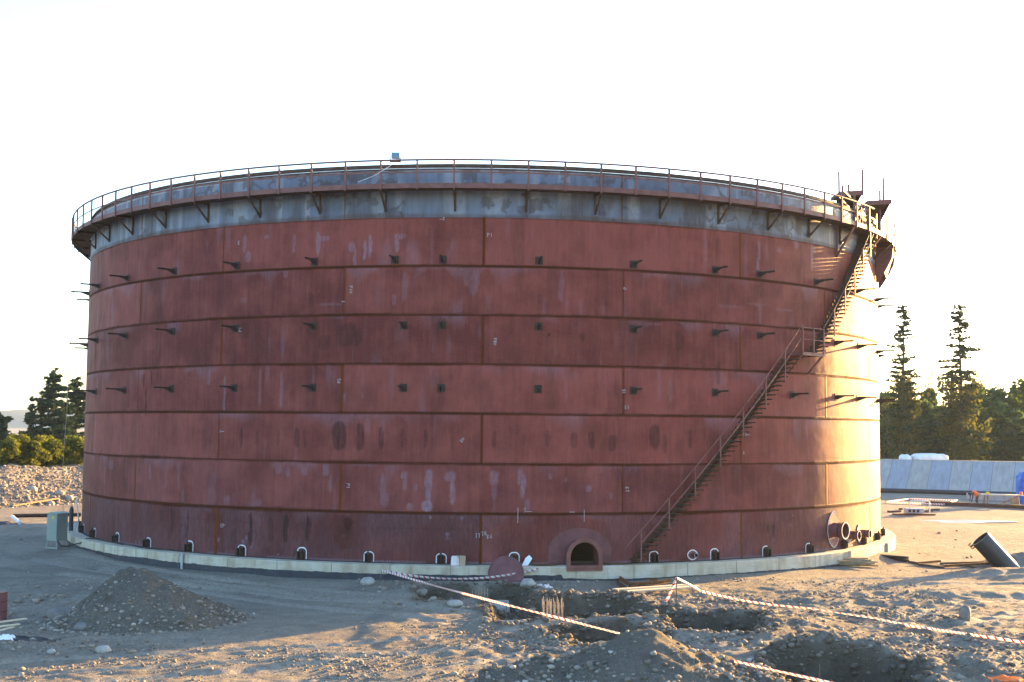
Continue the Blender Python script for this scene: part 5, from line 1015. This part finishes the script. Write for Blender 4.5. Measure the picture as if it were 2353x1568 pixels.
for px, t_, sz, lab in ((71, .18, .42, 'large pale boulder halfway up the gravel bank'), (136, .13, .36, 'round sandy boulder low on the gravel bank'), (160, .08, .34, 'pale boulder at the foot of the gravel bank near the tank'), (116, .04, .3, 'round boulder at the very foot of the gravel bank')):
    Pq = onbank(px, t_)+np.array((0, 0, sz*.3)); V = I2V*(1+.25*fbm(I2V[:, 0]*1.5+px, I2V[:, 1]*1.5+I2V[:, 2], 3, 2))[:, None]*np.array((1, .8, .75))*sz+Pq; tag(npmesh('boulder', V, I2F, M['rock'], None, tuple(Pq)), lab, 'rock')
a, b = onbank(28, .03)+np.array((0, 0, .15)), onbank(135, .07)+np.array((0, 0, .2)); tag(obj('timber_pole', MB().beam(a, b, .14, .10), M['wood_old'], None, tuple(a)), 'long timber pole lying against the foot of the gravel bank', 'timber')
# low dirt berm in front of the bank
# ------------------------------------------------------------------ vegetation
def leaves(name, P, size, m_, parent, asp=.55, vert=0., dirs=None):
    n = len(P); sz = size*(.6+.8*rng.random(n)); d = rng.normal(size=(n, 3)) if dirs is None else dirs+.5*rng.normal(size=(n, 3)); d[:, 2] -= vert; d /= np.linalg.norm(d, axis=1)[:, None]
    w = np.cross(d, rng.normal(size=(n, 3))); w /= np.linalg.norm(w, axis=1)[:, None]
    a = d*sz[:, None]; b = w*(sz*asp)[:, None]; V = np.stack([P-a, P+b-a*.15, P+a, P-b-a*.15], 1).reshape(-1, 3); Q = np.arange(4*n).reshape(n, 4)
    off = np.array(parent['_w']); o = npmesh(name, V-off, Q, m_, parent); at = o.data.attributes.new('tone', 'FLOAT', 'POINT'); at.data.foreach_set('value', np.repeat(rng.random(n), 4).astype(np.float32)); return o
def conifer(label, base, h, rad_, m_='leaf_con', sparse=1., seed=1, bare=.12, tip=.05, droop=.35, size=.28, low=None, group=None, dens=1.):
    t = thing('conifer_tree', label, 'tree', tuple(base), group); R_ = np.random.default_rng(seed); base = np.array(base, float)
    tr = MB(); pts = [base+np.array((.12*math.sin(i*.9+seed)*i/12, 0, h*i/12)) for i in range(13)]; tr.tube(pts, [max(.03, .018*h*(1-i/12.5)) for i in range(13)], 7)
    P = []; Dv = []; nb_ = int(h*7*dens)
    for i in range(nb_):
        f = bare+(1-bare)*R_.random(); zf = f*h; L = rad_*((1-f)**.75+tip)*(.45+.75*R_.random())
        if R_.random() < .16: L *= 1.6
        if R_.random() < .12: continue
        a = R_.random()*2*PI; dirv = np.array((math.cos(a), math.sin(a), .15)); q0 = base+np.array((0, 0, zf)); m = 6
        pts = [q0+dirv*L*k/m+np.array((0, 0, -droop*L*(k/m)**2+.18*L*max(0, k/m-.7))) for k in range(m+1)]
        tr.tube([pts[0], pts[3], pts[6]], [.035, .022, .01], 4, False)
        nl = int(L*16*sparse)+2
        for k in range(nl):
            u = R_.random()**.8*m; j = min(int(u), m-1); p = pts[j]+(pts[j+1]-pts[j])*(u-j); P.append(p+R_.normal(size=3)*np.array((.13, .13, .10))*(.5+L*.16)); Dv.append(dirv+np.array((0, 0, -.25)))
    if low:
        zl, zh, rw, n_, mm, lp = low; Pl = []
        for k in range(lp):
            c = base+np.array((R_.normal()*rw*.5, R_.normal()*rw*.4, R_.uniform(zl, zh))); n1 = n_//lp; q = R_.normal(size=(n1, 3))*np.array((.45, .45, .75)); Pl.append(c+q*(.7+.5*R_.random()))
        leaves('hanging_foliage', np.concatenate(Pl), .20, M[mm], t, .45, .9)
    obj('trunk', tr, M['bark'], t); leaves('crown', np.array(P), size, M[m_], t, .42, 0, np.array(Dv)); return t
def broadleaf(label, base, h, rx, m_='leaf_dec', n=4200, seed=1, size=.30, group=None, lobes=26, pointy=.0, name='broadleaf_tree', bare=.12, cat='tree'):
    t = thing(name, label, cat, tuple(base), group); R_ = np.random.default_rng(seed); base = np.array(base, float); P = []
    tr = MB(); tr.tube([base+np.array((0, 0, h*.7*i/5)) for i in range(6)], [max(.04, .016*h*(1-i/6)) for i in range(6)], 7)
    for k in range(lobes):
        f = R_.random()**.85; zf = h*(bare+(1-bare)*f); wr = rx*(1-pointy*f)*math.sqrt(max(.06, 1-((f-.38)/.66)**2)); a = R_.random()*2*PI; q = R_.random()**.5
        c = base+np.array((math.cos(a)*wr*q*.85, math.sin(a)*wr*q*.85, zf*.94)); lr = rx*(.20+.20*R_.random()); n1 = n//lobes
        d = R_.normal(size=(n1, 3)); d /= np.linalg.norm(d, axis=1)[:, None]; P.append(c+d*lr*(.55+.6*R_.random((n1, 1))**.5)*np.array((1, 1, .8)))
        if k % 3 == 0: tr.tube([base+np.array((0, 0, h*.3)), (base+c)/2+np.array((0, 0, h*.12)), c], [.07, .045, .02], 5, False)
    obj('trunk', tr, M['bark'], t); leaves('crown', np.concatenate(P), size, M[m_], t, .6); return t
g = 'trees behind the concrete bund'
for (px, lab, sd, ex) in ((2079, 'tall sparse conifer behind the bund, left of the two tallest', 5, 1.0), (2210, 'tall sparse conifer behind the bund, right of the two tallest', 8, 1.12)):
    b = onY(px, 1055, 140); b[2] = -.62; topz = onY(px, 699, 140)[2]
    conifer(lab, b, topz+.62, (2.5 if sd == 5 else 3.2), 'leaf_con', 1.5, sd, .22, .16, .10 if sd == 5 else .2, .22, (2.2, 12.0, (1.5 if sd == 5 else 2.5), 5200, 'leaf_brown', 60), g, 1.1)
fr_ = [(2030, 905, 150, 2.7, 0, 'yellow green leafy tree against the right edge of the tank'), (2060, 925, 158, 3.2, 0, 'dark leafy tree left of the left tall conifer'), (2108, 900, 152, 2.6, .3, 'leafy tree just right of the left tall conifer'), (2136, 882, 165, 2.2, .75, 'narrow pointed tree between the two tall conifers'), (2160, 925, 155, 2.9, .1, 'round leafy tree close left of the right tall conifer'), (2240, 880, 152, 2.9, .3, 'leafy tree just right of the right tall conifer'), (2262, 905, 168, 3.2, .2, 'hazy leafy tree behind the forest gap'), (2288, 893, 158, 3.0, .1, 'yellow topped leafy tree right of the two tall conifers'), (2312, 925, 150, 3.0, .1, 'low dark leafy tree at the right'), (2336, 885, 160, 3.0, .4, 'leafy tree with a pointed top near the right edge'), (2362, 873, 155, 3.2, .2, 'tall leafy tree cut by the right edge'), (2190, 935, 170, 3.6, .0, 'broad dark tree filling the gap behind the right tall conifer'), (2095, 945, 172, 3.8, .0, 'broad dark tree filling the gap behind the left tall conifer')]
for i, (px, py, Yd, rx, pt, lab) in enumerate(fr_):
    b = onY(px, 1055, Yd); tz_ = onY(px, py, Yd)[2]; b[2] = -.62; broadleaf(lab, b, tz_+.62, rx, 'leaf_dec', 3800, 20+i, .34, g, 30, pt)
for i, (px, py, Yd, lab) in enumerate(((2305, 955, 138, 'grey green spreading spruce in front at the far right'), (2345, 965, 137, 'grey green spruce cut by the right edge behind the bund'), (2145, 965, 146, 'dark spruce low between the tall conifers'), (2045, 960, 147, 'dark spruce low beside the tank edge'))):
    b = onY(px, 1055, Yd); tz_ = onY(px, py, Yd)[2]; b[2] = -.62; conifer(lab, b, tz_+.62, 3.0, 'leaf_con', 1.9, 50+i, .1, .15, .25, .27, None, g, 1.6)
mass = [(x, y) for x, y in zip(np.linspace(1850, 2420, 13), [945, 950, 940, 950, 955, 950, 960, 945, 955, 950, 955, 950, 945])]
for i, (px, py) in enumerate(mass):
    b = onY(px, 1055, 178); b[2] = -.62; tz_ = onY(px, py, 178)[2]; broadleaf('shadowy leafy tree deep in the wood behind the bund', b, tz_+.62, 4.2, 'leaf_dec', 2200, 70+i, .5, 'trees deep in the wood behind the bund', 26, .0)
g = 'conifers behind the gravel bank'
for i, (px, py, Yd, rx, lab) in enumerate(((120, 848, 130, 2.3, 'tallest dark conifer behind the hedge at left'), (172, 866, 133, 2.2, 'bushy conifer partly hidden by the left edge of the tank'), (68, 930, 128, 1.7, 'shorter dark conifer left of the tallest one behind the hedge'), (92, 925, 131, 1.8, 'dark conifer squeezed beside the tallest one behind the hedge'), (12, 965, 126, 1.7, 'small dark conifer near the left edge of the photo'), (-6, 945, 130, 2.0, 'conifer cut off by the left edge of the photo'), (145, 925, 127, 1.9, 'dark conifer filling the gap between the tallest one and the tank'))):
    b = onY(px, 1020, Yd); tz_ = onY(px, py, Yd)[2]; b[2] = -.4; conifer(lab, b, tz_+.4, rx, 'leaf_con', 2.4, 90+i, .08, .16, .12, .25, None, g, 1.9)
hd = np.linspace(-18, 200, 13)
for i, px in enumerate(hd):
    b = onbank(px, .56+.05*math.sin(i*2.1)); b[2] = 1.7; tz_ = onY(px, 1012+9*math.sin(i*1.7), b[1])[2]
    broadleaf('dense green and orange tinted bush in the hedge on the gravel bank', b, tz_-1.6, 1.25, 'leaf_hedge', 3800, 120+i, .10, 'bushes of the hedge on the gravel bank', 34, 0, 'hedge_bush', .0, 'bush')
# far hills
for nm, x0, x1, Yd, hh, sd in (('far_hills', -900, 900, 1500, 14, 2),):
    xh = np.linspace(x0, x1, 160); zt = hh*(.5+.5*vn(xh/160, xh*0, sd))+6*vn(xh/40, xh*0, 5)+8; V = []
    for x_, z_ in zip(xh, zt): V += [(x_, Yd-120, -2), (x_, Yd-40, z_*.6), (x_, Yd, z_), (x_, Yd+150, -2)]
    o = npmesh(nm, np.array(V), np.array([(4*i+k, 4*i+4+k, 4*i+5+k, 4*i+1+k) for i in range(159) for k in range(3)]), M['hill'], smooth=True); tag(o, 'low hazy hills on the horizon', kind='structure')
hm_ = bpy.data.materials.new('haze_air'); hm_.use_nodes = True; hn = hm_.node_tree; hn.nodes.remove(hn.nodes['Principled BSDF']); pv = hn.nodes.new('ShaderNodeVolumePrincipled')
pv.inputs['Color'].default_value = (.60, .78, 1.0, 1); pv.inputs['Density'].default_value = HAZE; pv.inputs['Anisotropy'].default_value = .1; hn.links.new(pv.outputs[0], hn.nodes['Material Output'].inputs['Volume'])
hz_o = obj('haze', MB().box((0, 1550, 21.5), (5200, 4100, 53)), hm_, None, (0, 1550, 21.5)); tag(hz_o, 'thin evening haze over the whole site', kind='stuff')
# ------------------------------------------------------------------ light, sky, camera
SUN_AZ, SUN_EL = 47.3, 8.6
sc = bpy.context.scene
w = bpy.data.worlds.new('World'); sc.world = w; w.use_nodes = True; nt = w.node_tree
sky = nt.nodes.new('ShaderNodeTexSky'); sky.sky_type = 'NISHITA'; sky.sun_disc = False; sky.sun_elevation = rad(SUN_EL); sky.sun_rotation = rad(SUN_AZ); sky.air_density = 1.0; sky.dust_density = 1.5; sky.ozone_density = 2.5
bg = nt.nodes['Background']; bg.inputs[1].default_value = .118; nt.links.new(sky.outputs[0], bg.inputs[0])
ld = bpy.data.lights.new('sun', 'SUN'); ld.energy = 4.8; ld.angle = rad(.55); ld.color = (1.0, .565, .18); lo_ = bpy.data.objects.new('sun', ld); C.objects.link(lo_)
sd = Vector((math.sin(rad(SUN_AZ))*math.cos(rad(SUN_EL)), math.cos(rad(SUN_AZ))*math.cos(rad(SUN_EL)), math.sin(rad(SUN_EL))))
lo_.rotation_euler = sd.to_track_quat('Z', 'Y').to_euler(); lo_.location = (60, 60, 40)
cd = bpy.data.cameras.new('camera'); cam = bpy.data.objects.new('camera', cd); C.objects.link(cam); cd.sensor_width = 36; cd.lens = 36*F/W0; cd.clip_start = .5; cd.clip_end = 6000
m4 = Matrix.Identity(4)
for i in range(3):
    m4[i][0], m4[i][1], m4[i][2] = CM[0][i], CM[1][i], -CM[2][i]
m4[2][3] = CH; cam.matrix_world = m4; sc.camera = cam
vs = sc.view_settings; vs.view_transform = 'Standard'; vs.look = 'None'; vs.exposure = 3.02; vs.gamma = 1.0
sc.cycles.max_bounces = 6; sc.cycles.use_denoising = True
for o in bpy.data.objects:
    if '_w' in o: del o['_w']
